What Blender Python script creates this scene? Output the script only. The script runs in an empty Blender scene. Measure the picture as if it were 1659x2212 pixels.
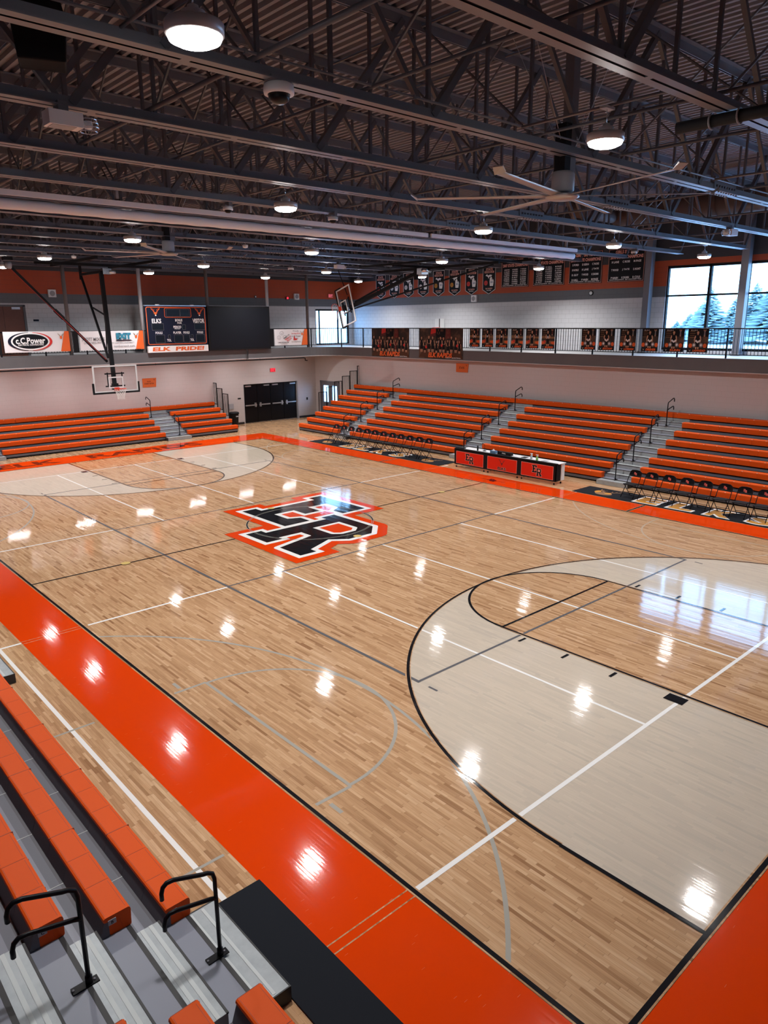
import bpy, math, random
from mathutils import Vector, Matrix
random.seed(7)
PI = math.pi
S = bpy.context.scene
COL = S.collection
# ------------------------------------------------------------------ camera
cam_d = bpy.data.cameras.new('camera'); cam = bpy.data.objects.new('camera', cam_d); COL.objects.link(cam)
cam_d.sensor_fit = 'HORIZONTAL'; cam_d.sensor_width = 36.0; cam_d.lens = 1568.736 * 36 / 1659
cam_d.clip_start = 0.05; cam_d.clip_end = 400
YAW, PITCH, ROLL = -0.7315557, -0.2550895, 0.0073936
_R = Matrix.Rotation(YAW, 3, 'Z') @ Matrix.Rotation(PITCH, 3, 'X') @ Matrix.Rotation(ROLL, 3, 'Y')
_r, _f, _u = _R.col[0], _R.col[1], _R.col[2]
_M = Matrix((( _r[0], _u[0], -_f[0]), (_r[1], _u[1], -_f[1]), (_r[2], _u[2], -_f[2]))).to_4x4()
_M.translation = Vector((-11.9487, -16.5030, 5.5635))
cam.matrix_world = _M
S.camera = cam
# ------------------------------------------------------------------ world, exposure, light
S.view_settings.view_transform = 'Standard'; S.view_settings.look = 'None'
S.view_settings.exposure = 0.0; S.view_settings.gamma = 1.0; S.view_settings.use_curve_mapping = False
W = bpy.data.worlds.new('sky'); S.world = W; W.use_nodes = True
wn = W.node_tree.nodes; wl = W.node_tree.links
bg = wn['Background']; bg.inputs['Strength'].default_value = 9.0
tc = wn.new('ShaderNodeTexCoord'); sp = wn.new('ShaderNodeSeparateXYZ'); rp = wn.new('ShaderNodeValToRGB')
wl.new(tc.outputs['Generated'], sp.inputs[0]); wl.new(sp.outputs[2], rp.inputs[0]); wl.new(rp.outputs[0], bg.inputs[0])
rp.color_ramp.elements[0].position = 0.0; rp.color_ramp.elements[0].color = (.34, .62, 1.0, 1)
rp.color_ramp.elements[1].position = 0.6; rp.color_ramp.elements[1].color = (.27, .55, 1.0, 1)
S.cycles.max_bounces = 7; S.cycles.diffuse_bounces = 4; S.cycles.glossy_bounces = 3
S.cycles.transmission_bounces = 4; S.cycles.transparent_max_bounces = 12
S.cycles.sample_clamp_indirect = 8.0; S.cycles.caustics_reflective = False; S.cycles.caustics_refractive = False
S.cycles.blur_glossy = 0.3
S.cycles.use_denoising = True
LAMP_W, STRIP_W = 165.0, 30.0

def area(name, loc, sx, sy, power, color, rot=(0, 0, 0), shape='DISK', portal=False):
    d = bpy.data.lights.new(name, 'AREA'); d.shape = shape; d.size = sx
    if shape in ('RECTANGLE', 'ELLIPSE'): d.size_y = sy
    d.energy = power; d.color = color
    if portal: d.cycles.is_portal = True
    elif shape == 'DISK': d.spread = math.radians(135)
    o = bpy.data.objects.new(name, d); COL.objects.link(o); o.location = loc; o.rotation_euler = rot
    return o
# sky light entering through the openings (sampling portals only)
area('window_portal', (18.35, -10.0, 6.05), 3.4, 18.5, 1, (1, 1, 1), (0, PI / 2, 0), 'RECTANGLE', True)
area('door_portal', (15.3, 18.35, 1.1), 2.2, 1.85, 1, (1, 1, 1), (0, PI / 2, 0), 'RECTANGLE', True)
area('end_window_portal', (16.6, 20.05, 5.3), 2.6, 2.1, 1, (1, 1, 1), (-PI / 2, 0, 0), 'RECTANGLE', True)

# ------------------------------------------------------------------ materials
MATS = {}
def mat(name, col=(.5, .5, .5), rough=.5, metal=0.0, emit=None, es=0.0, spec=.5, coat=0.0, alpha=1.0):
    if name in MATS: return MATS[name]
    m = bpy.data.materials.new(name); m.use_nodes = True
    b = m.node_tree.nodes['Principled BSDF']
    b.inputs['Base Color'].default_value = (*col, 1); b.inputs['Roughness'].default_value = rough
    b.inputs['Metallic'].default_value = metal; b.inputs['Specular IOR Level'].default_value = spec
    b.inputs['Coat Weight'].default_value = coat
    if emit: b.inputs['Emission Color'].default_value = (*emit, 1); b.inputs['Emission Strength'].default_value = es
    m.diffuse_color = (*col, 1); MATS[name] = m
    return m
class NT:
    def __init__(s, m): s.t = m.node_tree; s.b = s.t.nodes['Principled BSDF']
    def n(s, typ, **k):
        x = s.t.nodes.new('ShaderNode' + typ)
        for a, v in k.items(): setattr(x, a, v)
        return x
    def link(s, a, b): s.t.links.new(a, b)
    def val(s, x, sock):
        if isinstance(x, (int, float)): sock.default_value = x
        elif isinstance(x, tuple): sock.default_value = x
        else: s.link(x, sock)
    def math(s, op, a, b=0.0, c=0.0):
        x = s.n('Math', operation=op); s.val(a, x.inputs[0]); s.val(b, x.inputs[1]); s.val(c, x.inputs[2]); return x.outputs[0]
    def comb(s, a, b, c=0.0):
        x = s.n('CombineXYZ'); s.val(a, x.inputs[0]); s.val(b, x.inputs[1]); s.val(c, x.inputs[2]); return x.outputs[0]
    def noise(s, vec, scale, detail=3.0, rough=.6):
        x = s.n('TexNoise'); s.link(vec, x.inputs['Vector']); x.inputs['Scale'].default_value = scale
        x.inputs['Detail'].default_value = detail; x.inputs['Roughness'].default_value = rough; return x.outputs[0]
    def white(s, vec):
        x = s.n('TexWhiteNoise', noise_dimensions='3D'); s.link(vec, x.inputs['Vector']); return x
    def ramp(s, fac, stops):
        x = s.n('ValToRGB'); s.link(fac, x.inputs[0]); e = x.color_ramp.elements
        while len(e) < len(stops): e.new(0.5)
        for el, (p, c) in zip(e, stops): el.position = p; el.color = (*c, 1)
        return x.outputs[0]
    def mix(s, fac, a, b, blend='MIX'):
        x = s.n('Mix', data_type='RGBA', blend_type=blend); s.val(fac, x.inputs[0])
        for v, i in ((a, 6), (b, 7)):
            if isinstance(v, tuple): x.inputs[i].default_value = (*v[:3], 1)
            else: s.link(v, x.inputs[i])
        return x.outputs[2]
    def pos(s): return s.n('NewGeometry').outputs['Position']
    def xyz(s, v):
        x = s.n('SeparateXYZ'); s.link(v, x.inputs[0]); return x.outputs

def floor_mat(name, base=None, tint=None):
    """sprung maple strip floor under clear finish; base = paint colour, else bare wood"""
    m = mat(name, base or (.5, .35, .2), .065); t = NT(m)
    p = t.pos(); x, y, z = t.xyz(p)
    wdt = .041
    col_i = t.math('FLOOR', t.math('DIVIDE', x, wdt)); fr = t.math('FRACT', t.math('DIVIDE', x, wdt))
    rrow = t.white(t.comb(col_i, 3.3, 1.7)).outputs['Value']
    ylen = t.math('ADD', t.math('MULTIPLY', rrow, .38), .30)
    yy = t.math('DIVIDE', t.math('ADD', y, t.math('MULTIPLY', rrow, 37.7)), ylen)
    rid = t.math('FLOOR', yy)
    cell = t.comb(col_i, rid, 0.0)
    wnz = t.white(cell)
    r1 = wnz.outputs['Value']
    # finish: each strip is very slightly cupped and tilted, so reflections break along the strips
    tilt = t.math('ADD', t.math('MULTIPLY', t.math('SUBTRACT', rrow, .5), .015), t.math('MULTIPLY', t.math('SUBTRACT', fr, .5), .014))
    n1 = t.noise(t.comb(t.math('MULTIPLY', x, 5.0), t.math('MULTIPLY', y, 1.5), 0.0), 1.0, 2.0); n2 = t.noise(p, 260.0, 1.0)
    tilt = t.math('ADD', tilt, t.math('MULTIPLY', t.math('SUBTRACT', n1, .5), .006)); tilt = t.math('ADD', tilt, t.math('MULTIPLY', t.math('SUBTRACT', n2, .5), .010))
    tily = t.math('MULTIPLY', t.math('SUBTRACT', t.white(t.comb(col_i, rid, 5.0)).outputs['Value'], .5), .004)
    nn = t.n('VectorMath', operation='NORMALIZE'); t.link(t.comb(tilt, tily, 1.0), nn.inputs[0])
    t.link(nn.outputs[0], t.b.inputs['Normal'])
    if base is None:
        c = t.ramp(r1, [(0.0, (.27, .135, .065)), (.08, (.40, .225, .118)), (.4, (.50, .298, .162)), (.8, (.565, .352, .20)), (1.0, (.64, .42, .255))])
        big = t.noise(p, .35, 2.0); c = t.mix(t.math('MULTIPLY', big, .25), c, (.60, .36, .20))
        g = t.noise(t.comb(t.math('MULTIPLY', x, 60.0), t.math('MULTIPLY', y, 3.0), r1), 1.0, 3.0, .7)
        g = t.ramp(g, [(.3, (.72, .66, .60)), (.62, (1, 1, 1))])
        c = t.mix(.7, c, g, 'MULTIPLY')
        seam = t.math('LESS_THAN', t.math('ABSOLUTE', t.math('SUBTRACT', fr, .5)), .468)
        fy = t.math('FRACT', yy); seam2 = t.math('GREATER_THAN', fy, .012)
        sm = t.math('MULTIPLY', seam, seam2)
        c = t.mix(t.math('MULTIPLY', t.math('SUBTRACT', 1.0, sm), .45), c, (.24, .13, .07))
        if tint: c = t.mix(tint[1], c, tint[0])
        t.link(c, t.b.inputs['Base Color'])
    else:
        fy = t.math('FRACT', yy)
        sc = t.math('MULTIPLY', t.math('LESS_THAN', fy, .004), t.math('GREATER_THAN', r1, .9))
        c = t.mix(t.math('MULTIPLY', sc, .35), base, (.8, .6, .5))
        t.link(c, t.b.inputs['Base Color'])
    return m
floor_mat('maple')
floor_mat('maple_pale', None, ((.56, .52, .45), .72))
floor_mat('paint_orange', (.68, .047, .002))
floor_mat('paint_black', (.010, .010, .012))
floor_mat('paint_white', (.80, .78, .76))
floor_mat('paint_grey', (.115, .115, .125))
floor_mat('paint_silver', (.36, .34, .30))
floor_mat('paint_silver_glare', (.47, .36, .26))  # floor reflections washing out the far lines, put into their colour
floor_mat('paint_maroon', (.030, .005, .006))
floor_mat('floor_brass', (.62, .45, .16))

def bands_mat():
    """upper walls: white, grey, orange and charcoal paint bands on concrete block"""
    m = mat('wall_bands', rough=.6); t = NT(m); p = t.pos(); x, y, z = t.xyz(p)
    c = t.mix(t.math('GREATER_THAN', z, 6.53), (.62, .62, .65), (.125, .135, .155))
    c = t.mix(t.math('GREATER_THAN', z, 6.96), c, (.38, .056, .014))
    c = t.mix(t.math('GREATER_THAN', z, 7.98), c, (.032, .034, .042))
    u = t.math('ADD', x, y)
    row = t.math('DIVIDE', z, .2032); ri = t.math('FLOOR', row); rf = t.math('FRACT', row)
    sh = t.math('MULTIPLY', t.math('MODULO', ri, 2.0), .5)
    ufr = t.math('FRACT', t.math('ADD', t.math('DIVIDE', u, .4064), sh))
    j = t.math('MAXIMUM', t.math('LESS_THAN', rf, .05), t.math('LESS_THAN', ufr, .026))
    c = t.mix(t.math('MULTIPLY', j, .35), c, (.04, .04, .045))
    t.link(c, t.b.inputs['Base Color']); return m
bands_mat()
def block_mat():
    m = mat('wall_block_white', rough=.55); t = NT(m); p = t.pos(); x, y, z = t.xyz(p)
    u = t.math('ADD', x, y)
    row = t.math('DIVIDE', z, .2032); ri = t.math('FLOOR', row); rf = t.math('FRACT', row)
    sh = t.math('MULTIPLY', t.math('MODULO', ri, 2.0), .5)
    ufr = t.math('FRACT', t.math('ADD', t.math('DIVIDE', u, .4064), sh))
    j = t.math('MAXIMUM', t.math('LESS_THAN', rf, .05), t.math('LESS_THAN', ufr, .026))
    c = t.mix(t.math('MULTIPLY', j, .22), (.50, .465, .475), (.28, .26, .26))
    t.link(c, t.b.inputs['Base Color'])
    bp = t.n('Bump'); bp.inputs['Strength'].default_value = .2; bp.inputs['Distance'].default_value = .01
    t.link(t.noise(p, 60.0), bp.inputs['Height']); t.link(bp.outputs[0], t.b.inputs['Normal'])
    return m
block_mat()
def noisy(name, a, b, scale, rough=.5, metal=0.0, spec=.5):
    m = mat(name, a, rough, metal, spec=spec); t = NT(m)
    t.link(t.mix(t.noise(t.pos(), scale, 4.0), a, b), t.b.inputs['Base Color']); return m
noisy('fascia_grey', (.095, .095, .105), (.125, .122, .13), 2.0, .55)
noisy('galvanised', (.26, .285, .30), (.42, .45, .47), 9.0, .42, .25)
noisy('carpet_black', (.006, .007, .010), (.022, .024, .030), 300.0, .95, spec=.1)
noisy('snow', (.85, .9, .95), (.95, .97, 1.0), .3, .8)
noisy('pine', (.30, .42, .44), (.62, .72, .74), 1.2, .9)
noisy('wood_door', (.10, .032, .02), (.16, .055, .032), 3.0, .4)
mat('steel_dark', (.15, .15, .175), .38)
mat('steel_web', (.095, .095, .112), .42)
mat('deck', (.21, .205, .235), .6)
mat('seat_orange', (.64, .080, .006), .5, spec=.16)
mat('seat_seam', (.25, .03, .006), .5)
mat('pale_glint', (.90, .62, .48), .25)
mat('black_metal', (.004, .004, .006), .4, spec=.15)
mat('black_matte', (.006, .006, .008), .7, spec=.25)
mat('black_gloss', (.004, .004, .006), .3, spec=.25)
mat('deck_light', (.21, .22, .27), .42)
mat('deck_mid', (.13, .135, .165), .5)
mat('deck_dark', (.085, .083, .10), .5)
mat('tread_strip', (.50, .53, .53), .45)
mat('nosing', (.018, .018, .02), .5)
mat('white_paint', (.75, .76, .78), .4)
mat('white_plastic', (.78, .79, .82), .35)
mat('offwhite_fabric', (.80, .79, .83), .7)
mat('grey_box', (.33, .34, .38), .5)
mat('lamp_body', (.55, .56, .58), .35, .2)
mat('lamp_lens', (1, 1, 1), .4, emit=(1, .98, .96), es=45.0)
mat('strip_lens', (1, 1, 1), .4, emit=(1, .97, .95), es=14.0)
mat('exit_red', (.8, .02, .03), .4, emit=(1, .03, .06), es=1.6)
mat('exit_pink', (.8, .2, .25), .4, emit=(1, .18, .22), es=.7)
mat('red_plastic', (.6, .02, .02), .4)
mat('aluminium', (.62, .65, .70), .3, .85)
mat('chrome', (.75, .77, .8), .15, 1.0)
mat('sign_orange', (.60, .12, .018), .5)
mat('table_red', (.72, .028, .010), .55, spec=.15)
mat('print_black', (.006, .007, .011), .55, spec=.2)
mat('print_navy', (.010, .013, .030), .5, spec=.15)
mat('print_white', (.82, .82, .84), .5)
mat('print_orange', (.78, .13, .02), .5)
mat('print_red', (.62, .03, .025), .5)
mat('print_blue', (.03, .09, .24), .5)
mat('print_teal', (.03, .22, .34), .5)
mat('print_pink', (.72, .34, .28), .5)
mat('print_gold', (.52, .23, .02), .6)
mat('print_skin', (.62, .36, .24), .55)
mat('print_skin_dark', (.20, .085, .045), .55)
mat('print_brown', (.085, .038, .022), .6, spec=.2)
mat('print_tan', (.24, .13, .065), .6, spec=.2)
mat('print_maroon', (.13, .012, .012), .5)
mat('print_grey', (.20, .20, .22), .5)
mat('bottle_green', (.25, .55, .18), .25)
mat('bottle_clear', (.45, .5, .55), .15)
mat('tissue_blue', (.10, .22, .38), .6)
mat('duct_brown', (.075, .055, .052), .6)
mat('net_white', (.8, .8, .8), .6)
mat('rim_orange', (.75, .06, .02), .35)
mat('fan_blade', (.40, .37, .37), .3, .5)
mat('baseboard', (.012, .012, .013), .4)
mat('concrete', (.35, .35, .36), .6)
def glass(name, tint, refl=.25):
    m = bpy.data.materials.new(name); m.use_nodes = True; t = m.node_tree; t.nodes.clear()
    o = t.nodes.new('ShaderNodeOutputMaterial'); mx = t.nodes.new('ShaderNodeMixShader')
    a = t.nodes.new('ShaderNodeBsdfTransparent'); a.inputs[0].default_value = (*tint, 1)
    g = t.nodes.new('ShaderNodeBsdfGlossy'); g.inputs['Roughness'].default_value = .02
    f0 = t.nodes.new('ShaderNodeLayerWeight'); fp = t.nodes.new('ShaderNodeMath'); fp.operation = 'POWER'; fp.inputs[1].default_value = 5.0; t.links.new(f0.outputs['Facing'], fp.inputs[0])
    f = t.nodes.new('ShaderNodeMath'); f.operation = 'MULTIPLY_ADD'; f.inputs[1].default_value = .9; f.inputs[2].default_value = .04; t.links.new(fp.outputs[0], f.inputs[0])
    t.links.new(f.outputs[0], mx.inputs[0]); t.links.new(a.outputs[0], mx.inputs[1]); t.links.new(g.outputs[0], mx.inputs[2])
    t.links.new(mx.outputs[0], o.inputs[0]); MATS[name] = m
glass('window_glass', (.94, .97, .98)); glass('board_glass', (.93, .95, .96))
def print_bg(name, stops, sc=1.0):
    m = mat(name, rough=.5); t = NT(m)
    t.link(t.ramp(t.noise(t.pos(), sc, 3.0), stops), t.b.inputs['Base Color'])
print_bg('print_smoky', [(.3, (.006, .005, .005)), (.52, (.03, .016, .012)), (.66, (.13, .065, .036)), (.8, (.04, .024, .018))], 1.6)

# ------------------------------------------------------------------ mesh helpers
class MB:
    def __init__(s): s.v = []; s.f = []; s.m = []; s.names = []; s.T = None; s.smooth = []
    def mi(s, name):
        if name not in s.names: s.names.append(name)
        return s.names.index(name)
    def add(s, vs, fs, m, sm=False):
        o = len(s.v)
        if s.T: vs = [s.T(v) for v in vs]
        s.v += [tuple(v) for v in vs]; i = s.mi(m)
        for f in fs: s.f.append(tuple(a + o for a in f)); s.m.append(i); s.smooth.append(sm)
        return s
    def box(s, x0, x1, y0, y1, z0, z1, m):
        vs = [(x, y, z) for z in (z0, z1) for x, y in ((x0, y0), (x1, y0), (x1, y1), (x0, y1))]
        return s.add(vs, [(3, 2, 1, 0), (4, 5, 6, 7), (0, 1, 5, 4), (1, 2, 6, 5), (2, 3, 7, 6), (3, 0, 4, 7)], m)
    def cbox(s, c, d, m): return s.box(c[0]-d[0]/2, c[0]+d[0]/2, c[1]-d[1]/2, c[1]+d[1]/2, c[2]-d[2]/2, c[2]+d[2]/2, m)
    def bar(s, a, b, w, h, m, up=(0, 0, 1)):
        a, b = Vector(a), Vector(b); d = (b - a).normalized(); up = Vector(up)
        if abs(d.dot(up)) > .98: up = Vector((1, 0, 0))
        sx = d.cross(up).normalized(); sy = sx.cross(d)
        vs = [p + sx*i*w/2 + sy*j*h/2 for p in (a, b) for i, j in ((-1, -1), (1, -1), (1, 1), (-1, 1))]
        return s.add(vs, [(3, 2, 1, 0), (4, 5, 6, 7), (0, 1, 5, 4), (1, 2, 6, 5), (2, 3, 7, 6), (3, 0, 4, 7)], m)
    def tube(s, pts, r, m, n=8, closed=False):
        pts = [Vector(p) for p in pts]; k = len(pts); rings = []
        up = Vector((0, 0, 1)); d0 = (pts[1] - pts[0]).normalized()
        if abs(d0.dot(up)) > .9: up = Vector((1, 0, 0))
        for i, p in enumerate(pts):
            if closed: d = (pts[(i+1) % k] - pts[i-1]).normalized()
            elif i == 0: d = d0
            elif i == k-1: d = (pts[-1] - pts[-2]).normalized()
            else: d = ((pts[i+1]-p).normalized() + (p-pts[i-1]).normalized()).normalized()
            a = up - d * d.dot(up)
            a = a.normalized() if a.length > 1e-4 else d.orthogonal().normalized()
            up = a; b = d.cross(a)
            rings.append([p + a*math.cos(2*PI*j/n)*r + b*math.sin(2*PI*j/n)*r for j in range(n)])
        vs = [v for R in rings for v in R]; fs = []
        for i in range(k if closed else k-1):
            i2 = (i+1) % k
            for j in range(n): fs.append((i*n+j, i*n+(j+1) % n, i2*n+(j+1) % n, i2*n+j))
        if not closed: fs += [tuple(range(n-1, -1, -1)), tuple((k-1)*n+j for j in range(n))]
        return s.add(vs, fs, m, n > 5)
    def lathe(s, prof, c, m, n=20, sm=True):
        vs = [(c[0]+r*math.cos(2*PI*j/n), c[1]+r*math.sin(2*PI*j/n), c[2]+z) for r, z in prof for j in range(n)]
        fs = [(i*n+j, i*n+(j+1) % n, (i+1)*n+(j+1) % n, (i+1)*n+j) for i in range(len(prof)-1) for j in range(n)]
        fs += [tuple(range(n-1, -1, -1)), tuple((len(prof)-1)*n+j for j in range(n))]
        return s.add(vs, fs, m, sm)
    def prism(s, pts, m, o, ux, uy, un, t0, t1):
        """2D outline pts in the plane o,ux,uy extruded along un from t0 to t1"""
        o, ux, uy, un = map(Vector, (o, ux, uy, un)); n = len(pts)
        vs = [o + ux*a + uy*b + un*t for t in (t0, t1) for a, b in pts]
        return s.add(vs, [tuple(range(n-1, -1, -1)), tuple(range(n, 2*n))] + [(i, (i+1) % n, n+(i+1) % n, n+i) for i in range(n)], m)
    def build(s, name, parent=None, bevel=0.0, label=None, matname=None):
        me = bpy.data.meshes.new(name)
        off = parent.get('_o', (0, 0, 0)) if parent is not None else (0, 0, 0)
        if parent is not None and parent.get('_oo'): off = parent['_oo']
        me.from_pydata([(a-off[0], b-off[1], c-off[2]) for a, b, c in s.v], [], s.f)
        for n in s.names: me.materials.append(MATS[n])
        me.polygons.foreach_set('material_index', s.m); me.polygons.foreach_set('use_smooth', s.smooth)
        me.update()
        o = bpy.data.objects.new(name, me); COL.objects.link(o)
        if parent is not None: o.parent = parent
        if bevel:
            md = o.modifiers.new('soft_edge', 'BEVEL'); md.width = bevel; md.segments = 2; md.limit_method = 'ANGLE'
        if label: o['label'] = label
        return o
OFFS = {}
def tag(o, label=None, cat=None, group=None, kind=None):
    if label: o['label'] = label
    if cat: o['category'] = cat
    if group: o['group'] = group
    if kind: o['kind'] = kind
    return o
def thing(name, label, cat, loc=(0, 0, 0), group=None, rz=0.0):
    o = bpy.data.objects.new(name, None); COL.objects.link(o); o.empty_display_size = .1
    o.location = loc; o.rotation_euler = (0, 0, rz); tag(o, label, cat, group); return o
class Part(MB):
    """mesh given in world coordinates, stored relative to its thing's base (thing not rotated)"""
    def build(s, name, parent=None, bevel=0.0, label=None):
        if parent is not None:
            c = Vector((0, 0, 0)); p = parent
            while p is not None: c += p.location; p = p.parent
            s.v = [(a-c[0], b-c[1], d-c[2]) for a, b, d in s.v]
        return MB.build(s, name, parent, bevel, label)
def solo(mb, name, label, cat, group=None, bevel=0.0):
    """a thing that is one mesh, origin at its own base"""
    xs, ys, zs = zip(*mb.v); c = ((min(xs)+max(xs))/2, (min(ys)+max(ys))/2, min(zs))
    mb.v = [(a-c[0], b-c[1], d-c[2]) for a, b, d in mb.v]
    o = MB.build(mb, name, None, bevel); o.location = c
    return tag(o, label, cat, group)
def struct(mb, name, **k): o = MB.build(mb, name, None, **k); o['kind'] = 'structure'; return o
def dup(root, loc, rz=None, label=None, group=None):
    r = root.copy(); COL.objects.link(r); r.location = loc
    if rz is not None: r.rotation_euler = (0, 0, rz)
    if label: r['label'] = label
    if group: r['group'] = group
    for ch in list(root.children):
        c = ch.copy(); COL.objects.link(c); c.parent = r
        for g in ch.children:
            d = g.copy(); COL.objects.link(d); d.parent = c
    return r
ORD = ['nearest', 'second', 'third', 'fourth', 'fifth', 'sixth', 'seventh', 'eighth', 'ninth', 'tenth', 'eleventh', 'twelfth', 'thirteenth', 'fourteenth', 'fifteenth', 'sixteenth', 'seventeenth']

# text ---------------------------------------------------------------
_TXT = {}
def text_geom(st, bold=.02):
    k = (st, bold)
    if k not in _TXT:
        c = bpy.data.curves.new('t', 'FONT'); c.body = st; c.size = 1; c.offset = bold; c.resolution_u = 2
        o = bpy.data.objects.new('t', c); COL.objects.link(o)
        dg = bpy.context.evaluated_depsgraph_get(); dg.update()
        me = bpy.data.meshes.new_from_object(o.evaluated_get(dg))
        vs = [tuple(v.co) for v in me.vertices]; fs = [tuple(p.vertices) for p in me.polygons]
        bpy.data.objects.remove(o); bpy.data.meshes.remove(me); bpy.data.curves.remove(c)
        xs = [v[0] for v in vs] or [0, 1]; ys = [v[1] for v in vs] or [0, 1]
        x0, x1, y0, y1 = min(xs), max(xs), min(ys), max(ys)
        _TXT[k] = ([((a-x0)/(x1-x0), (b-y0)/(y1-y0)) for a, b, _ in vs], fs, (x1-x0)/(y1-y0))
    return _TXT[k]
class Sheet:
    """flat artwork on a plane: o + ux*a + uy*b, layers stacked along un"""
    def __init__(s, mb, o, ux, uy, un, step=.0015): s.mb = mb; s.o, s.ux, s.uy, s.un = map(Vector, (o, ux, uy, un)); s.step = step; s.l = 1; s.q = 0
    def P(s, a, b, l): return s.o + s.ux*a + s.uy*b + s.un*(l*s.step)
    def poly(s, pts, m, l=None):
        l = s.l if l is None else l
        ar = sum(pts[i-1][0]*pts[i][1] - pts[i][0]*pts[i-1][1] for i in range(len(pts)))
        if ar * s.ux.cross(s.uy).dot(s.un) < 0: pts = list(pts)[::-1]
        s.q = (s.q+1) % 45; l = l + s.q*.02
        s.mb.add([s.P(a, b, l) for a, b in pts], [tuple(range(len(pts)))], m)
    def rect(s, x0, y0, x1, y1, m, l=None): s.poly([(x0, y0), (x1, y0), (x1, y1), (x0, y1)], m, l)
    def oval(s, cx, cy, rx, ry, m, l=None, n=24, a0=0, a1=2*PI):
        s.poly([(cx+rx*math.cos(a0+(a1-a0)*i/n), cy+ry*math.sin(a0+(a1-a0)*i/n)) for i in range(n)], m, l)
    def line(s, pts, w, m, l=None, closed=False):
        k = len(pts)
        for i in range(k if closed else k-1):
            (ax, ay), (bx, by) = pts[i], pts[(i+1) % k]; d = math.hypot(bx-ax, by-ay) or 1
            tx, ty = (bx-ax)/d*w/2, (by-ay)/d*w/2
            s.poly([(ax-tx-ty, ay-ty+tx), (ax-tx+ty, ay-ty-tx), (bx+tx+ty, by+ty-tx), (bx+tx-ty, by+ty+tx)], m, l)
    def frame(s, x0, y0, x1, y1, w, m, l=None):
        s.rect(x0, y0, x1, y0+w, m, l); s.rect(x0, y1-w, x1, y1, m, l); s.rect(x0, y0+w, x0+w, y1-w, m, l); s.rect(x1-w, y0+w, x1, y1-w, m, l)
    def text(s, st, cx, cy, h, m, l=None, w=None, bold=.02, slant=0.0, rot=0.0):
        l = s.l if l is None else l
        vs, fs, asp = text_geom(st, bold); w = w or h*asp; ca, sa = math.cos(rot), math.sin(rot)
        out = []
        for a, b in vs:
            x, y = (a-.5)*w + slant*(b-.5)*h, (b-.5)*h
            out.append(s.P(cx + x*ca - y*sa, cy + x*sa + y*ca, l))
        up = (out[fs[0][1]]-out[fs[0][0]]).cross(out[fs[0][2]]-out[fs[0][1]]).dot(s.un) > 0
        s.mb.add(out, fs if up else [f[::-1] for f in fs], m)
E_P = [(-2.38, -.82), (-2.38, -.34), (-2.06, -.34), (-2.06, 1.68), (-2.38, 1.68), (-2.38, 2.16), (-.1, 2.16), (-.1, 1.28), (-.55, 1.28), (-.78, 1.66), (-1.42, 1.66), (-1.42, .96), (-.82, .96), (-.82, .42), (-1.42, .42), (-1.42, -.3), (-.72, -.3), (-.55, .05), (-.1, .05), (-.1, -.82)]
R_P = [(-.14, -2.07), (-.14, -1.58), (.1, -1.58), (.1, .5), (-.14, .5), (-.14, .98), (1.62, .98), (2.12, .5), (2.12, -.3), (1.78, -.72), (2.16, -1.58), (2.4, -1.58), (2.4, -2.07), (1.5, -2.07), (1.18, -.84), (.72, -.84), (.72, -1.58), (.9, -1.58), (.9, -2.07)]
R_H = [(.72, -.22), (.72, .46), (1.36, .46), (1.5, .3), (1.5, -.08), (1.38, -.22)]
def outline(sh, pts, w, m, l):
    k = len(pts)
    for i in range(k):
        (ax, ay), (bx, by), (cx, cy) = pts[i], pts[(i+1) % k], pts[(i+2) % k]; d = math.hypot(bx-ax, by-ay)
        nx, ny = -(by-ay)/d*w/2, (bx-ax)/d*w/2
        sh.poly([(ax+nx, ay+ny), (ax-nx, ay-ny), (bx-nx, by-ny), (bx+nx, by+ny)], m, l)
        sq = min(abs(ax-bx), abs(ay-by)) < .02*d and min(abs(cx-bx), abs(cy-by)) < .02*math.hypot(cx-bx, cy-by)
        if sq: sh.rect(bx-w/2, by-w/2, bx+w/2, by+w/2, m, l)
        else: sh.oval(bx, by, w/2*1.02, w/2*1.02, m, l, 16)
def er_logo(sh, cx, cy, sc, black, white, orange=None, l0=2):
    f = lambda P: [(cx+a*sc, cy+b*sc) for a, b in P]
    if orange:
        for P in (E_P, R_P):
            sh.poly(f(P), orange, l0); outline(sh, f(P), .84*sc, orange, l0)
        sh.rect(cx-2.1*sc, cy-1.1*sc, cx+1.9*sc, cy+1.2*sc, orange, l0)
    for k, P in enumerate((E_P, R_P)):
        outline(sh, f(P), .3*sc, white, l0+1+2*k); sh.poly(f(P), black, l0+2+2*k)
    sh.poly(f(R_H), orange or white, l0+6); outline(sh, f(R_H), .26*sc, white, l0+5)
ANT = [[(0, -.42), (-.16, -.1), (-.2, .1), (0, .16), (.2, .1), (.16, -.1)],
       [(-.14, .1), (-.3, .2), (-.5, .42), (-.52, .75), (-.46, .75), (-.42, .46), (-.26, .3), (-.1, .18)],
       [(-.44, .42), (-.72, .62), (-.74, .9), (-.68, .9), (-.64, .66), (-.42, .5)],
       [(-.3, .24), (-.3, .5), (-.2, .66), (-.16, .64), (-.24, .48), (-.22, .24)]]
def elk_head(sh, cx, cy, sc, m, l):
    for P in ANT: sh.poly([(cx+a*sc, cy+b*sc) for a, b in P], m, l)
    for P in ANT[1:]: sh.poly([(cx-a*sc, cy+b*sc) for a, b in reversed(P)], m, l)
    for sx in (-1, 1): sh.poly([(cx+sx*.16*sc, cy+.06*sc), (cx+sx*.4*sc, cy+.12*sc), (cx+sx*.2*sc, cy-.04*sc)], m, l)

# ================================================================== ROOM
XL, YB, YF = 15.05, 14.33, 7.62      # lower side wall, baseline, sideline
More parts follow.
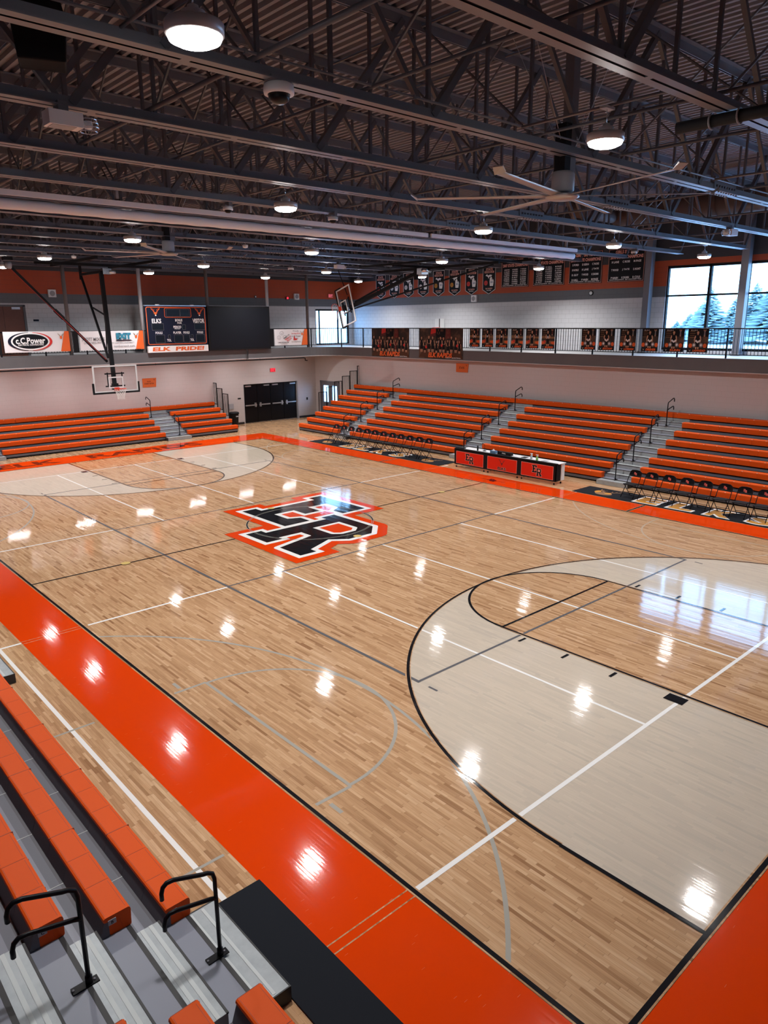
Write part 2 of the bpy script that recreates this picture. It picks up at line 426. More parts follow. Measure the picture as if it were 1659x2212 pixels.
# ---- floor with its court markings: one mesh, paint layers 0.4 mm apart
fm = MB(); fm.box(-18.4, 18.4, -20.0, 20.2, -.12, 0, 'maple')
F = Sheet(fm, (0, 0, 0), (1, 0, 0), (0, 1, 0), (0, 0, 1), .0008)
def arc(cx, cy, r, a0, a1, w, m, l, n=72):
    for i in range(n):
        t0, t1 = a0+(a1-a0)*i/n, a0+(a1-a0)*(i+1)/n
        F.poly([(cx+r*math.cos(t0), cy+r*math.sin(t0)), (cx+r*math.cos(t1), cy+r*math.sin(t1)), (cx+(r-w)*math.cos(t1), cy+(r-w)*math.sin(t1)), (cx+(r-w)*math.cos(t0), cy+(r-w)*math.sin(t0))], m, l)
# orange apron all around
for a in (-1, 1):
    F.rect(*sorted((a*7.69, a*8.74))[:1], -16.02, max(a*7.69, a*8.74), 16.02, 'paint_orange', 1)
    F.rect(-7.69, min(a*14.40, a*16.02), 7.69, max(a*14.40, a*16.02), 'paint_orange', 1)
# grey-stained zone between lane and three-point arc
for sy in (-1, 1):
    hy = sy*12.73
    for sx in (-1, 1):
        pts = [(sx*1.83, sy*14.33), (sx*6.0, sy*14.33), (sx*6.0, hy)]
        a0, a1 = (0, -PI/2) if sy > 0 else (0, PI/2)
        pts += [(sx*6.0*math.cos(a0+(a1-a0)*i/40), hy+6.0*math.sin(a0+(a1-a0)*i/40)) for i in range(1, 41)]
        pts += [(sx*1.83*math.sin(PI/2*i/20), sy*8.54 - sy*1.83*math.cos(PI/2*i/20)) for i in range(1, 21)]
        F.poly(pts, 'maple_pale', 1)
# cross-court (white volleyball, silver basketball) lines
for sy in (-1, 1):
    y0, y1 = sy*3.1, sy*12.12
    for x in (-3.03, .03, 3.03): F.rect(x-.025, min(y0, y1), x+.025, max(y0, y1), 'paint_white', 3)
    for x in (-9.12, 9.12): F.rect(x-.03, min(y0, y1), x+.03, max(y0, y1), 'paint_white', 2)
    F.rect(-7.6, y1-.03, 7.6, y1+.03, 'paint_white', 3)
    for sx in (-1, 1):
        F.rect(min(sx*4.5, sx*7.55), y0-.03, max(sx*4.5, sx*7.55), y0+.03, 'paint_white', 3)
        F.rect(min(sx*8.75, sx*9.12), y0-.03, max(sx*8.75, sx*9.12), y0+.03, 'paint_white', 3)
        F.rect(min(sx*8.75, sx*9.12), y1-.03, max(sx*8.75, sx*9.12), y1+.03, 'paint_white', 3)
        for yy in (y0, y1):
            for d in (-.055, .055): F.rect(min(sx*7.69, sx*8.74), yy+d-.007, max(sx*7.69, sx*8.74), yy+d+.007, 'maple', 2)
        # silver cross-court basketball key and arc
        c = sy*8.53; SV = 'paint_silver' if sx < 0 else 'paint_silver_glare'
        F.rect(sx*7.02-.025, c-1.83, sx*7.02+.025, c+1.83, SV, 2)
        a = 0 if sx < 0 else PI
        arc(sx*7.02, c, 1.83, a-PI/2, a+PI/2, .05, SV, 2, 40)
        for d in (-1, 1):
            F.rect(min(sx*7.02, sx*7.56), c+d*1.83-.025, max(sx*7.02, sx*7.56), c+d*1.83+.025, SV, 2)
            F.rect(min(sx*8.8, sx*9.4), c+d*1.83-.02, max(sx*8.8, sx*9.4), c+d*1.83+.02, SV, 2)
            F.rect(sx*7.42-.028, min(c+d*1.93, c+d*2.15), sx*7.42+.028, max(c+d*1.93, c+d*2.15), SV, 2)
        th = math.acos((11.25-7.6)/6.02)
        arc(sx*11.25, c, 6.02, a-th, a+th, .05, SV, 2, 60)
# grey full-court volleyball lines
for x in (-4.5, 4.5): F.rect(x-.03, -9.03, x+.03, 9.03, 'paint_grey', 4)
for y in (-9, -3.07, 3.07, 9): F.rect(-4.5, y-.025, 4.5, y+.025, 'paint_grey', 4)
for sy in (-1, 1):
    for sx in (-1, 1): F.rect(sx*4.5-.02, sy*9.28-.14, sx*4.5+.02, sy*9.28+.05, 'paint_grey', 4)
# black basketball lines, each with its bare-wood margin
def bl(x0, y0, x1, y1):
    F.rect(x0-.018, y0-.018, x1+.018, y1+.018, 'maple', 5); F.rect(x0, y0, x1, y1, 'paint_black', 6)
for sx in (-1, 1): bl(min(sx*7.62, sx*7.67), -14.38, max(sx*7.62, sx*7.67), 14.38)
for sy in (-1, 1):
    bl(-7.67, min(sy*14.33, sy*14.38), 7.67, max(sy*14.33, sy*14.38))
    for sx in (-1, 1):
        F.rect(sx*6.0-.025, min(sy*12.73, sy*14.33), sx*6.0+.025, max(sy*12.73, sy*14.33), 'paint_black', 6)
        bl(sx*1.83-.025, min(sy*8.54, sy*14.33), sx*1.83+.025, max(sy*8.54, sy*14.33))
        F.rect(min(sx*1.92, sx*2.14), sy*12.05-.15, max(sx*1.92, sx*2.14), sy*12.05+.15, 'paint_black', 7)
        for d in (3.35, 4.27, 5.18): F.rect(min(sx*1.92, sx*2.12), sy*(14.33-d)-.025, max(sx*1.92, sx*2.12), sy*(14.33-d)+.025, 'paint_black', 7)
    F.rect(-1.83, sy*8.54-.025, 1.83, sy*8.54+.025, 'paint_black', 6)
    a = -PI/2 if sy > 0 else PI/2
    arc(0, sy*12.73, 6.045, a-PI/2, a+PI/2, .09, 'maple', 5, 90); arc(0, sy*12.73, 6.02, a-PI/2, a+PI/2, .05, 'paint_black', 6, 90)
    arc(0, sy*8.54, 1.855, a-PI/2, a+PI/2, .05, 'paint_black', 6, 48)
F.rect(-7.62, -.025, 7.62, .025, 'paint_black', 6)
arc(0, 0, 1.83, 0, 2*PI, .05, 'paint_black', 8, 72)
# apron ticks on the scorer's side
for y in (-5.62, 5.62):
    F.rect(7.69, y-.05, 8.74, y+.05, 'maple', 5); F.rect(7.69, y-.03, 8.74, y+.03, 'paint_black', 6)
# centre logo: letters read from the near sideline
LG = Sheet(fm, (0, 0, 0), (0, -1, 0), (1, 0, 0), (0, 0, 1), .0008)
er_logo(LG, 0, 0, 1.0, 'paint_black', 'paint_white', 'paint_orange', 9.2)
arc(0, 0, 1.835, 0, 2*PI, .012, 'paint_silver', 17, 72); arc(0, 0, 1.79, 0, 2*PI, .012, 'paint_silver', 17, 72)
for x, y in ((-5.49, 0), (5.49, 0), (.04, 2.1), (.04, -2.07)): F.oval(x, y, .11, .11, 'floor_brass', 18.5, 20)
F.text('ELK', -3.15, 15.25, .84, 'paint_maroon', 4, 2.5, .03)
F.text('RAPIDS', 2.0, 15.25, .84, 'paint_maroon', 4, 5.4, .03)
er_logo(Sheet(fm, (0, 0, 0), (0, -1, 0), (1, 0, 0), (0, 0, 1), .0008), -.05, 8.2, .075, 'paint_black', 'paint_black', None, 4)
F.rect(8.18, -.5, 8.2, .6, 'paint_black', 4)
floor = struct(fm, 'floor')

# ---- lower walls
w = MB(); w.box(XL, 15.25, -20, 17.42, 0, 3.8, 'wall_block_white'); w.box(XL, 15.25, 19.27, 19.95, 0, 3.8, 'wall_block_white')
w.box(XL, 15.25, 17.42, 19.27, 2.21, 3.8, 'wall_block_white'); struct(w, 'wall_right')
w = MB(); w.box(-18.4, 9.95, 19.75, 19.95, 0, 3.8, 'wall_block_white'); w.box(13.72, XL, 19.75, 19.95, 0, 3.8, 'wall_block_white')
w.box(9.95, 13.72, 19.75, 19.95, 2.22, 3.8, 'wall_block_white'); struct(w, 'wall_end')
w = MB(); w.box(-18.6, -18.4, -20, 20.1, -.1, 10.6, 'wall_bands'); struct(w, 'wall_left')
w = MB(); w.box(-18.6, 18.4, -20.2, -20, -.1, 10.6, 'wall_bands'); struct(w, 'wall_back')
w = MB(); w.box(XL-.02, XL, -20, 17.3, 0, .12, 'baseboard'); w.box(XL-.02, XL, 19.4, 19.75, 0, .12, 'baseboard'); struct(w, 'baseboard_right')
w = MB(); w.box(8.6, 9.9, 19.73, 19.75, 0, .12, 'baseboard'); w.box(13.76, XL-.02, 19.73, 19.75, 0, .12, 'baseboard'); struct(w, 'baseboard_end')
# ---- upper walls
w = MB()
for a in ((-18.4, 15.3, 4.2, 10.6), (17.9, 18.4, 4.2, 10.6), (15.3, 17.9, 6.38, 10.6), (15.3, 17.9, 4.2, 4.3)):
    w.box(a[0], a[1], 19.9, 20.1, a[2], a[3], 'wall_bands')
struct(w, 'wall_end_upper')
w = MB(); w.box(18.2, 18.45, -.75, 20.1, 4.2, 10.6, 'wall_bands'); w.box(18.2, 18.45, -20, -.75, 7.76, 10.6, 'wall_bands'); w.box(18.2, 18.45, -20, -.75, 3.7, 4.36, 'wall_bands')
w.box(18.2, 18.45, -20, -19.4, 4.36, 7.76, 'wall_bands'); struct(w, 'wall_right_upper')
# ---- balcony (running track) slab with curved inner corner
edge = [(14.9, -20.0)] + [(13.3+1.6*math.cos(PI/2*i/12), 16.35+1.6*math.sin(PI/2*i/12)) for i in range(13)] + [(-18.4, 17.95)]
w = MB(); o0 = edge + [(-18.4, 19.9), (18.2, 19.9), (18.2, -20.0)]
n = len(o0); w.add([(a, b, z) for z in (3.80, 4.21) for a, b in o0], [tuple(range(n-1, -1, -1)), tuple(range(n, 2*n))] + [(i, (i+1) % n, n+(i+1) % n, n+i) for i in range(n)], 'concrete')
struct(w, 'floor_balcony')
w = MB()
def ribbon(mb, path, z0, z1, t, m):
    """band following the balcony edge, t thick towards the hall"""
    k = len(path); off = []
    for i, (a, b) in enumerate(path):
        p0 = path[max(i-1, 0)]; p1 = path[min(i+1, k-1)]; dx, dy = p1[0]-p0[0], p1[1]-p0[1]; L = math.hypot(dx, dy)
        off.append((a - dy/L*t, b + dx/L*t))
    vs = [(a, b, z) for z in (z0, z1) for a, b in path] + [(a, b, z) for z in (z0, z1) for a, b in off]
    fs = []
    for i in range(k-1):
        A, B, C, D = i, i+1, k+i+1, k+i; A2, B2, C2, D2 = 2*k+i, 2*k+i+1, 3*k+i+1, 3*k+i
        fs += [(A, B, C, D), (A2, D2, C2, B2), (A, A2, B2, B), (D, C, C2, D2)]
    mb.add(vs, fs, m)
ribbon(w, edge, 3.765, 4.235, .05, 'fascia_grey'); struct(w, 'trim_balcony_fascia')
w = MB(); ribbon(w, edge, 3.735, 3.765, .07, 'wall_block_white'); struct(w, 'trim_balcony_lip')
# ---- ceiling: corrugated roof deck, flutes running with the length of the hall
w = MB(); xs = []; x = -18.6
while x < 18.5: xs += [(x, 10.38), (x+.07, 10.38), (x+.085, 10.455), (x+.185, 10.455)]; x += .2
xs.append((x, 10.38))
for i in range(len(xs)-1):
    (a, za), (b, zb) = xs[i], xs[i+1]; w.add([(a, -20.2, za), (b, -20.2, zb), (b, 20.2, zb), (a, 20.2, za)], [(0, 1, 2, 3)], 'deck')
w.box(-18.7, 18.6, -20.3, 20.3, 10.5, 10.6, 'deck'); struct(w, 'ceiling')

# ---- windows
w = MB(); y = -.75; fr = 'black_matte'
ym = [-.75, -2.55, -4.05, -6.25, -7.75, -9.95, -11.45, -13.65, -15.15, -17.3, -19.35]
w.box(18.25, 18.4, -19.4, -.75, 7.66, 7.76, fr); w.box(18.25, 18.4, -19.4, -.75, 4.36, 4.46, fr); w.box(18.27, 18.38, -19.4, -.75, 6.53, 6.60, fr)
for y in ym: w.box(18.25, 18.4, y-.05, y+.05, 4.36, 7.76, fr)
win = struct(w, 'window_1'); g = MB(); g.box(18.32, 18.33, -19.4, -.75, 4.4, 7.7, 'window_glass'); g.build('pane', win)
w = MB(); w.box(15.3, 15.38, 19.95, 20.05, 4.3, 6.38, fr); w.box(17.82, 17.9, 19.95, 20.05, 4.3, 6.38, fr); w.box(15.3, 17.9, 19.95, 20.05, 6.28, 6.38, fr); w.box(15.3, 17.9, 19.95, 20.05, 4.3, 4.36, fr); w.box(15.62, 15.67, 19.95, 20.05, 4.3, 6.38, fr); w.box(17.05, 17.11, 19.95, 20.05, 4.3, 6.38, fr)
win = struct(w, 'window_2'); g = MB(); g.box(15.3, 17.9, 19.99, 20.0, 4.34, 6.34, 'window_glass'); g.build('pane', win)

# ---- doors
def black_doors():
    w = MB(); w.box(9.95, 10.0, 19.78, 19.95, 0, 2.22, 'grey_box'); w.box(13.67, 13.72, 19.76, 19.95, 0, 2.22, 'grey_box'); w.box(9.95, 13.72, 19.8, 19.95, 2.17, 2.22, 'black_matte')
    w.box(9.95, 13.72, 19.93, 19.95, 0, .03, 'aluminium')
    w.box(9.95, 13.72, 19.935, 19.96, 0, 2.22, 'black_matte'); d = struct(w, 'door_1')  # last dark panel is added behind the leaves to block daylight in the gaps
    for i in range(4):
        x0 = 10.0+i*.9175; p = MB(); p.box(x0+.01, x0+.9075, 19.88, 19.93, .03, 2.17, 'black_gloss'); leaf = p.build('leaf', d)
        b = MB(); hx = x0+.75 if i % 2 == 0 else x0+.17
        b.box(x0+.08, x0+.84, 19.80, 19.84, .98, 1.05, 'aluminium'); b.box(hx-.05, hx+.05, 19.79, 19.88, .9, 1.14, 'aluminium'); b.build('push_bar', leaf)
        c = MB(); cx = x0+.3 if i % 2 == 0 else x0+.62; c.box(cx-.19, cx+.19, 19.80, 19.88, 2.07, 2.14, 'aluminium'); c.build('door_closer', leaf)
black_doors()
w = MB(); w.box(XL-.03, XL+.12, 17.42, 17.5, 0, 2.21, 'steel_dark'); w.box(XL-.03, XL+.12, 19.19, 19.27, 0, 2.21, 'steel_dark'); w.box(XL-.03, XL+.12, 17.42, 19.27, 2.13, 2.21, 'steel_dark'); d = struct(w, 'door_2')
for y0 in (17.5, 18.35):
    p = MB(); X0, X1 = XL+.02, XL+.07
    p.box(X0, X1, y0, y0+.84, .02, .95, 'steel_dark'); p.box(X0, X1, y0, y0+.84, 1.93, 2.13, 'steel_dark'); p.box(X0, X1, y0, y0+.17, .95, 1.93, 'steel_dark'); p.box(X0, X1, y0+.67, y0+.84, .95, 1.93, 'steel_dark')
    lf = p.build('leaf', d); g = MB(); g.box(XL+.04, XL+.05, y0+.17, y0+.67, .95, 1.93, 'window_glass'); g.build('pane', lf)
w = MB(); w.box(-3.0, -2.9, 19.84, 19.9, 4.21, 6.45, 'fascia_grey'); w.box(-1.22, -1.12, 19.84, 19.9, 4.21, 6.45, 'fascia_grey'); w.box(-3.0, -1.12, 19.84, 19.9, 6.38, 6.46, 'fascia_grey'); d = struct(w, 'door_3')
for x0 in (-2.9, -2.06):
    p = MB(); p.box(x0+.005, x0+.835, 19.86, 19.9, 4.21, 6.38, 'wood_door'); lf = p.build('leaf', d)
    c = MB(); c.box(x0+.35, x0+.7, 19.79, 19.86, 6.26, 6.36, 'aluminium'); c.build('door_closer', lf)

# ---- steel columns at the balcony edge and by the big window
cg = 'round steel columns along the far balcony edge'
for i, (x, lb) in enumerate(((.08, 'slim round steel column between the two banners with orange stripes left of the scoreboard'), (3.56, 'slim round steel column at the side of the scoreboard, in lighter grey'), (7.1, 'slim round steel column rising between scoreboard and blank video screen'), (10.7, 'slim round steel column at the outer edge of the blank video screen'), (13.36, 'slim dark steel column nearest the corner window on the balcony'))):
    c = Part(); c.tube([(x, 18.06, 3.8), (x, 18.06, 10.3)], .085, 'fascia_grey' if i not in (1, 3) else 'grey_box', 14); solo(c, 'steel_column', lb, 'column', cg)
for y0, lb in ((-.12, 'broad charcoal column beside the big window on the upper walkway'), (-4.08, 'broad charcoal column standing in front of the big window'), (-8.2, 'broad charcoal column in front of the big window, outermost visible')):
    c = MB(); c.box(17.72, 18.02, y0-.14, y0+.14, 4.21, 10.3, 'steel_dark'); c.box(17.68, 18.06, y0-.17, y0+.17, 4.21, 4.3, 'steel_dark'); solo(c, 'steel_column', lb, 'column', 'columns on the upper walkway', .01)
c = MB(); c.box(17.72, 18.02, 17.6, 17.9, 4.21, 4.25, 'steel_dark')

# ---- outside
w = MB(); gx = [18.5, 24, 30, 40, 50, 60, 80, 140]; gz = [-.4, -.2, .4, 1.6, 2.9, 3.4, 3.9, 4.2]
for i in range(len(gx)-1): w.add([(gx[i], -90, gz[i]), (gx[i+1], -90, gz[i+1]), (gx[i+1], 120, gz[i+1]), (gx[i], 120, gz[i])], [(0, 1, 2, 3)], 'snow')
w.add([(15.3, -20, -.4), (18.5, -20, -.4), (18.5, 21, -.4), (15.3, 21, -.4)], [(0, 1, 2, 3)], 'snow')
w.add([(-30, 21, -.4), (18.5, 21, -.4), (18.5, 120, 3.4), (-30, 120, 3.4)], [(0, 1, 2, 3)], 'snow'); struct(w, 'ground_snow')
def conifer(h, r, seed):
    rnd = random.Random(seed); mb = MB(); z = .12*h
    while z < h*.99:
        f = 1-z/h; n = int(7+12*f)
        for i in range(n):
            a = rnd.random()*2*PI; L = r*f**.85*(.65+.5*rnd.random())+.08; wd = L*.30+.05; ca, sa = math.cos(a), math.sin(a); dz = -.22*L+rnd.uniform(-.1, .25)*L
            tip = (L*ca, L*sa, z+dz); b0 = (-sa*wd*.5+ca*L*.45, ca*wd*.5+sa*L*.45, z+dz*.3); b1 = (sa*wd*.5+ca*L*.45, -ca*wd*.5+sa*L*.45, z+dz*.3-.05)
            mb.add([(0, 0, z+.06*L), b0, tip, b1, (ca*L*.5, sa*L*.5, z+dz*.5-.16*L)], [(0, 1, 2), (0, 2, 3), (1, 4, 2), (2, 4, 3)], 'pine')
        z += h*.017*(.5+f)
    return mb
cr = [conifer(1.0*h_, r_, k) for k, (h_, r_) in enumerate(((8.5, 2.2), (7.0, 1.9), (6.0, 2.2)))]
crown_me = []
TR = [(60, 16.4, 0, 1.02, 'tall pale conifer left in the second window bay beyond the walkway'), (60, 14.0, 1, .98, 'slender conifer between the two tall ones outside the big window'), (62, 13.0, 0, 1.08, 'tallest broad conifer outside the big window beside the window column'),
      (64, 20.2, 2, .8, 'low rounded evergreen seen through the first bay of the big window'), (60, 10.6, 0, 1.12, 'tall dark conifer seen just past the column in the big window'), (61, 9.0, 1, 1.08, 'paler conifer beside the tall dark one past the window column'), (63, 18.6, 1, .9, 'narrow conifer beside the bar dividing the first two window bays'),
      (66, 22.6, 2, .6, 'small evergreen at the jamb end of the big window view'), (58, 6.0, 0, 1.0, 'large conifer outside near the last bay of the big window'), (64, 15.2, 1, .72, 'short conifer filling the gap behind the slender one outside'), (27, 45, 0, 1.05, 'pale conifer seen through the small corner window'), (30, 47, 1, 1.1, 'lower conifer beside the pale one in the corner window')]
for k, (x, y, t, sc, lb) in enumerate(TR):
    gzv = 3.3 if x > 50 else .6
    r = thing('conifer_tree', lb, 'tree', (x, y, gzv), 'snowy conifers outside', k*1.3); r.scale = (sc*(1.35 if x > 50 else 1), sc*(1.35 if x > 50 else 1), sc*(.62 if x > 50 else 1.1))
    if len(crown_me) < 3 or True:
        if len(crown_me) <= t:
            while len(crown_me) <= t: 
                tmp = cr[len(crown_me)].build('crown'); crown_me.append(tmp.data); bpy.data.objects.remove(tmp)
        c = bpy.data.objects.new('crown', crown_me[t]); COL.objects.link(c); c.parent = r
    tk = MB(); tk.tube([(0, 0, -.3), (0, 0, 5)], .14, 'print_brown', 6); tk.build('trunk', r)

# ---- railing along the balcony edge, panel by panel between posts
def rail_len(path):
    out = [0]
    for i in range(1, len(path)): out.append(out[-1]+math.dist(path[i-1], path[i]))
    return out
rp = [(14.95, -19.5), (14.95, 16.35)] + [(13.3+1.65*math.cos(PI/2*i/8), 16.35+1.65*math.sin(PI/2*i/8)) for i in range(1, 9)] + [(-17.5, 18.0)]
RL = rail_len(rp)
def at(s):
    s = max(0, min(s, RL[-1]-1e-6))
    for i in range(len(RL)-1):
        if s <= RL[i+1]:
            f = (s-RL[i])/(RL[i+1]-RL[i]); a, b = rp[i], rp[i+1]; return (a[0]+(b[0]-a[0])*f, a[1]+(b[1]-a[1])*f)
k = 0; s0 = .0; pl = 1.82
while s0 < RL[-1]-.5:
    s1 = min(s0+pl, RL[-1]); (ax, ay), (bx, by) = at(s0), at(s1); ns = 1 if (s1 < RL[1] or s0 > RL[-2]) else 3
    sy = at((s0+s1)/2)
    side, q = ('window-side', 'panel %d from the near end' % (k+1)) if sy[0] > 14.9 else (('curved corner', 'panel %d round the bend' % (k-19+1)) if sy[0] > 13.3 else ('scoreboard-side', 'panel %d past the corner' % (k-20)))
    lb = 'black baluster railing on the %s balcony edge, %s' % (side, q)
    t = thing('balcony_railing', lb, 'railing', (ax, ay, 4.235), 'railing panels round the balcony')
    pts = [at(s0+(s1-s0)*i/(ns*2)) for i in range(ns*2+1)]
    for nm, z, r_ in (('top_rail', 5.27, .022), ('bottom_rail', 4.36, .014)):
        p = Part(); p.tube([(a, b, z) for a, b in pts], r_, 'black_metal', 6); p.build(nm, t)
    p = Part(); p.box(ax-.025, ax+.025, ay-.025, ay+.025, 4.235, 5.27, 'black_metal'); p.build('post', t)
    p = Part(); m_ = 15
    for j in range(1, m_):
        a, b = at(s0+(s1-s0)*j/m_); p.box(a-.008, a+.008, b-.008, b+.008, 4.36, 5.26, 'black_metal')
    p.build('balusters', t)
    s0 = s1; k += 1

# ================================================================== BLEACHERS
def bench_geom(mb, L, T, glint=True):
    """one run of plastic bench modules along local s from 0 to L, nose at t=0, seat top at z=0; T maps (s,t,z) to world"""
    n = max(1, round(L/.457)); d = L/n
    prof = [(.03, -.195), (.006, -.18), (0, -.03), (.006, -.01), (.022, 0), (.225, 0), (.24, -.008), (.245, -.03), (.235, -.045), (.10, -.07), (.08, -.195)]
    k = len(prof); mb.T = T
    for i in range(n):
        a, b = i*d + (.0015 if i else 0), (i+1)*d - (.0015 if i < n-1 else 0)
        vs = [(s_, t_, z_) for s_ in (a, b) for t_, z_ in prof]
        mb.add(vs, [tuple(range(k)), tuple(range(2*k-1, k-1, -1))] + [(j, k+j, k+(j+1) % k, (j+1) % k) for j in range(k)], 'seat_orange')
        # recessed moulding line on the seat top and a pale tab painting the light glint at each joint
        mb.box(b-.004, b+.001, .02, .226, -.004, .0008, 'seat_seam')
        if glint: mb.box(b-.022, b+.016, -.003, .012, -.013, -.001, 'pale_glint')
        else: mb.box(b-.018, b-.006, -.002, .006, -.045, -.02, 'seat_seam')
        if i % 3 == 2 and i < n-1: mb.box(b-.006, b+.004, -.0015, .246, -.03, .0012, 'seat_seam')
        mb.prism([(.20, -.05), (.236, -.045), (.285, -.194), (.20, -.194)], 'deck_dark', (a, 0, 0), (0, 1, 0), (0, 0, 1), (1, 0, 0), 0, b-a)
        for q in (.035, .218): mb.box(a+.03, b-.03, q-.0015, q+.0015, -.004, .0009, 'seat_seam')
    mb.T = None
    return mb
def handrail_parts(parent, base, back, side):
    """P-shaped aisle rail: base point on the tread, back = unit vector up the rows"""
    b = Vector(base); k = Vector(back); z = Vector((0, 0, 1)); sd = Vector(side)
    p = Part(); p.tube([b, b+z*.80, b+z*.86+k*.015, b+z*.89+k*.06, b+z*.90+k*.10, b+z*1.0+k*.36, b+z*1.005+k*.42, b+z*.98+k*.455, b+z*.93+k*.47, b+z*.87+k*.47], .019, 'black_metal', 8)
    p.tube([b+z*.60, b+z*.62+k*.05, b+z*.70+k*.36, b+z*.705+k*.42, b+z*.68+k*.455, b+z*.63+k*.47, b+z*.57+k*.47], .019, 'black_metal', 8)
    h = p.build('handrail', parent)
    q = Part(); c = b+z*.006; q.bar(c-sd*.035+k*.03, c+sd*.035+k*.03, .20, .012, 'black_metal'); q.tube([b+z*.01, b+z*.07], .028, 'black_metal', 8)
    for a in (-.06, .1): q.tube([c+k*(a+.02), c+k*(a+.02)+z*.014], .010, 'steel_dark', 6)
    q.build('base_plate', h)
def bank(name, label, M, N, d, z1, rise, secs, aisles, rails, full_top, back, side, ends=(None, None), origin=(0, 0, 0), far=True):
    t = thing(name, label, 'bleachers', origin, 'telescopic bleachers')
    lo = secs[0][0]; hi = secs[-1][1]
    for k in range(N):
        z = z1 + rise*k; T = lambda v, k=k, z=z: M(v[0], v[1]+d*k, v[2]+z)
        runs = [(lo, hi)] if (full_top and k == N-1) else secs
        for a, b in runs:
            parts = [(a, b)]
            if b-a > 9: m = (a+b)/2; parts = [(a, m-.006), (m+.006, b)]
            for a_, b_ in parts:
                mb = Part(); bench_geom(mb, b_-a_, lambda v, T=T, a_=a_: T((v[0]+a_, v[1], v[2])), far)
                mb.T = T
                for e in (a_+.004, b_-.016): mb.prism([(.01, -.04), (.238, -.04), (.21, -.16), (.16, -.25), (.07, -.25), (.01, -.19)], 'seat_orange', (e, 0, 0), (0, 1, 0), (0, 0, 1), (1, 0, 0), 0, .012)
                mb.T = None; mb.build('bench', t)
        # deck behind the bench with its nose beam and the riser under it
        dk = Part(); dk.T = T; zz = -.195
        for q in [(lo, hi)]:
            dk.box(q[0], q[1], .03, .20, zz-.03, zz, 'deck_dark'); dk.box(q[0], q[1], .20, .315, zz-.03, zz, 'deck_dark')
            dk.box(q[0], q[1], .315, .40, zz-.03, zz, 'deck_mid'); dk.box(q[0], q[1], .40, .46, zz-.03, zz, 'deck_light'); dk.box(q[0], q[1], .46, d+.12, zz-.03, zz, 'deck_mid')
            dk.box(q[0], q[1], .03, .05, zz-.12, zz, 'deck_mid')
            s_ = q[0]
            while s_ < q[1]: dk.box(s_-.004, s_+.004, .25, d+.03, zz, zz+.002, 'tread_strip'); s_ += .93
        for a, b in aisles:
            dk.box(a, b, .035, d+.1, zz-.002, zz+.003, 'deck_light'); dk.box(a, b, .02, .06, zz-.012, zz+.005, 'nosing'); dk.box(a, b, .022, .034, zz-rise/2 if k else zz-.02, zz-.012, 'galvanised')
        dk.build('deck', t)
        r = Part(); r.T = T; r.box(lo, hi, .12, .14, zz-(rise+.1 if k else z1-.195-.02), zz-.03, 'deck_mid' if k else 'black_matte')
        if k == 0:
            r.box(lo, hi, .04, .06, -z1+.03, zz-.03, 'black_matte')
        r.build('riser', t)
        for a, b in aisles:   # intermediate step in front of each deck
            if k == 0:
                st = Part(); st.T = T; zf = -z1+.005; zt = -z1+.155
                st.box(a-.02, b+.02, -.25, .03, zt-.03, zt, 'galvanised'); st.box(a-.02, b+.02, -.262, -.25, zf, zt+.004, 'galvanised' if far else 'nosing')
                for e in (a-.03, b+.02): st.box(e, e+.012, -.262, .03, zf, zt+.004, 'nosing')
                st.box(a, b, -.13, -.10, zt, zt+.003, 'tread_strip'); st.box(a, b, -.01, .012, zt, zt+.003, 'tread_strip')
            else:
                st = Part(); st.T = T; zt = zz-rise/2
                st.box(a, b, -.235, .03, zt-rise/2+.004, zt, 'galvanised'); st.box(a, b, -.241, -.222, zt-.014, zt+.004, 'nosing')
                for q in (-.17, -.09): st.box(a, b, q, q+.035, zt, zt+.0025, 'tread_strip')
            st.build('aisle_step', t)
    for (s, k) in rails:
        handrail_parts(t, M(s, -.0+d*k+.03, z1+rise*k-.19), back, side)
    for end, e in zip((lo, hi), ends):
        if e:   # side guard panels, one per row, stepping up
            for k in range(e[0], N):
                g = Part(); z0 = z1+rise*k-.195; g.T = lambda v, k=k: M(v[0], v[1]+d*k, v[2])
                x = end+e[1]; t0, t1 = e[2]
                zt_ = z0+1.22
                g.box(x-.015, x+.015, t0, t1, zt_-.03, zt_, 'black_metal'); g.box(x-.015, x+.015, t0, t1, z0+.05, z0+.08, 'black_metal')
                g.box(x-.018, x+.018, t0, t0+.03, z0-.25, zt_, 'black_metal'); g.box(x-.018, x+.018, t1-.03, t1, z0-.1, zt_, 'black_metal')
                for j in range(1, 6): c = t0+(t1-t0)*j/6; g.box(x-.007, x+.007, c-.007, c+.007, z0+.05, zt_, 'black_metal')
                g.build('guard_panel', t)
    # end frame that closes the understructure
    for e in (lo, hi):
        fr_ = Part()
        for k in range(N):
            z = z1+rise*k-.225; fr_.T = lambda v, k=k: M(v[0], v[1]+d*k, v[2]); s_ = e+.02 if e == lo else e-.06
            fr_.box(s_, s_+.04, .06, .10, .0, z, 'black_metal'); fr_.box(s_, s_+.04, .06, d+.06, .02, .10, 'black_metal')
        fr_.build('end_frame', t)
    return t
# large bank along the right wall, benches facing the court
secR = [(-14.2, -11.6), (-10.4, -4.02), (-2.86, 3.15), (4.23, 11.20), (12.16, 15.51)]
aiR = [(-11.6, -10.4), (-4.02, -2.86), (3.15, 4.23), (11.20, 12.16)]
rl = [(s, k) for s in (-3.40, 3.69, 11.68) for k in (0, 2, 4, 6)]
bank('bleacher_bank', 'long eight-row orange bleacher bank with grey aisles along the windowed side wall', lambda s, t, z: (10.68+t, s, z), 8, .556, .37, .26, secR, aiR, rl, True, (1, 0, 0), (0, 1, 0), (None, (2, .10, (.35, .9))), (10.68, 0, 0))
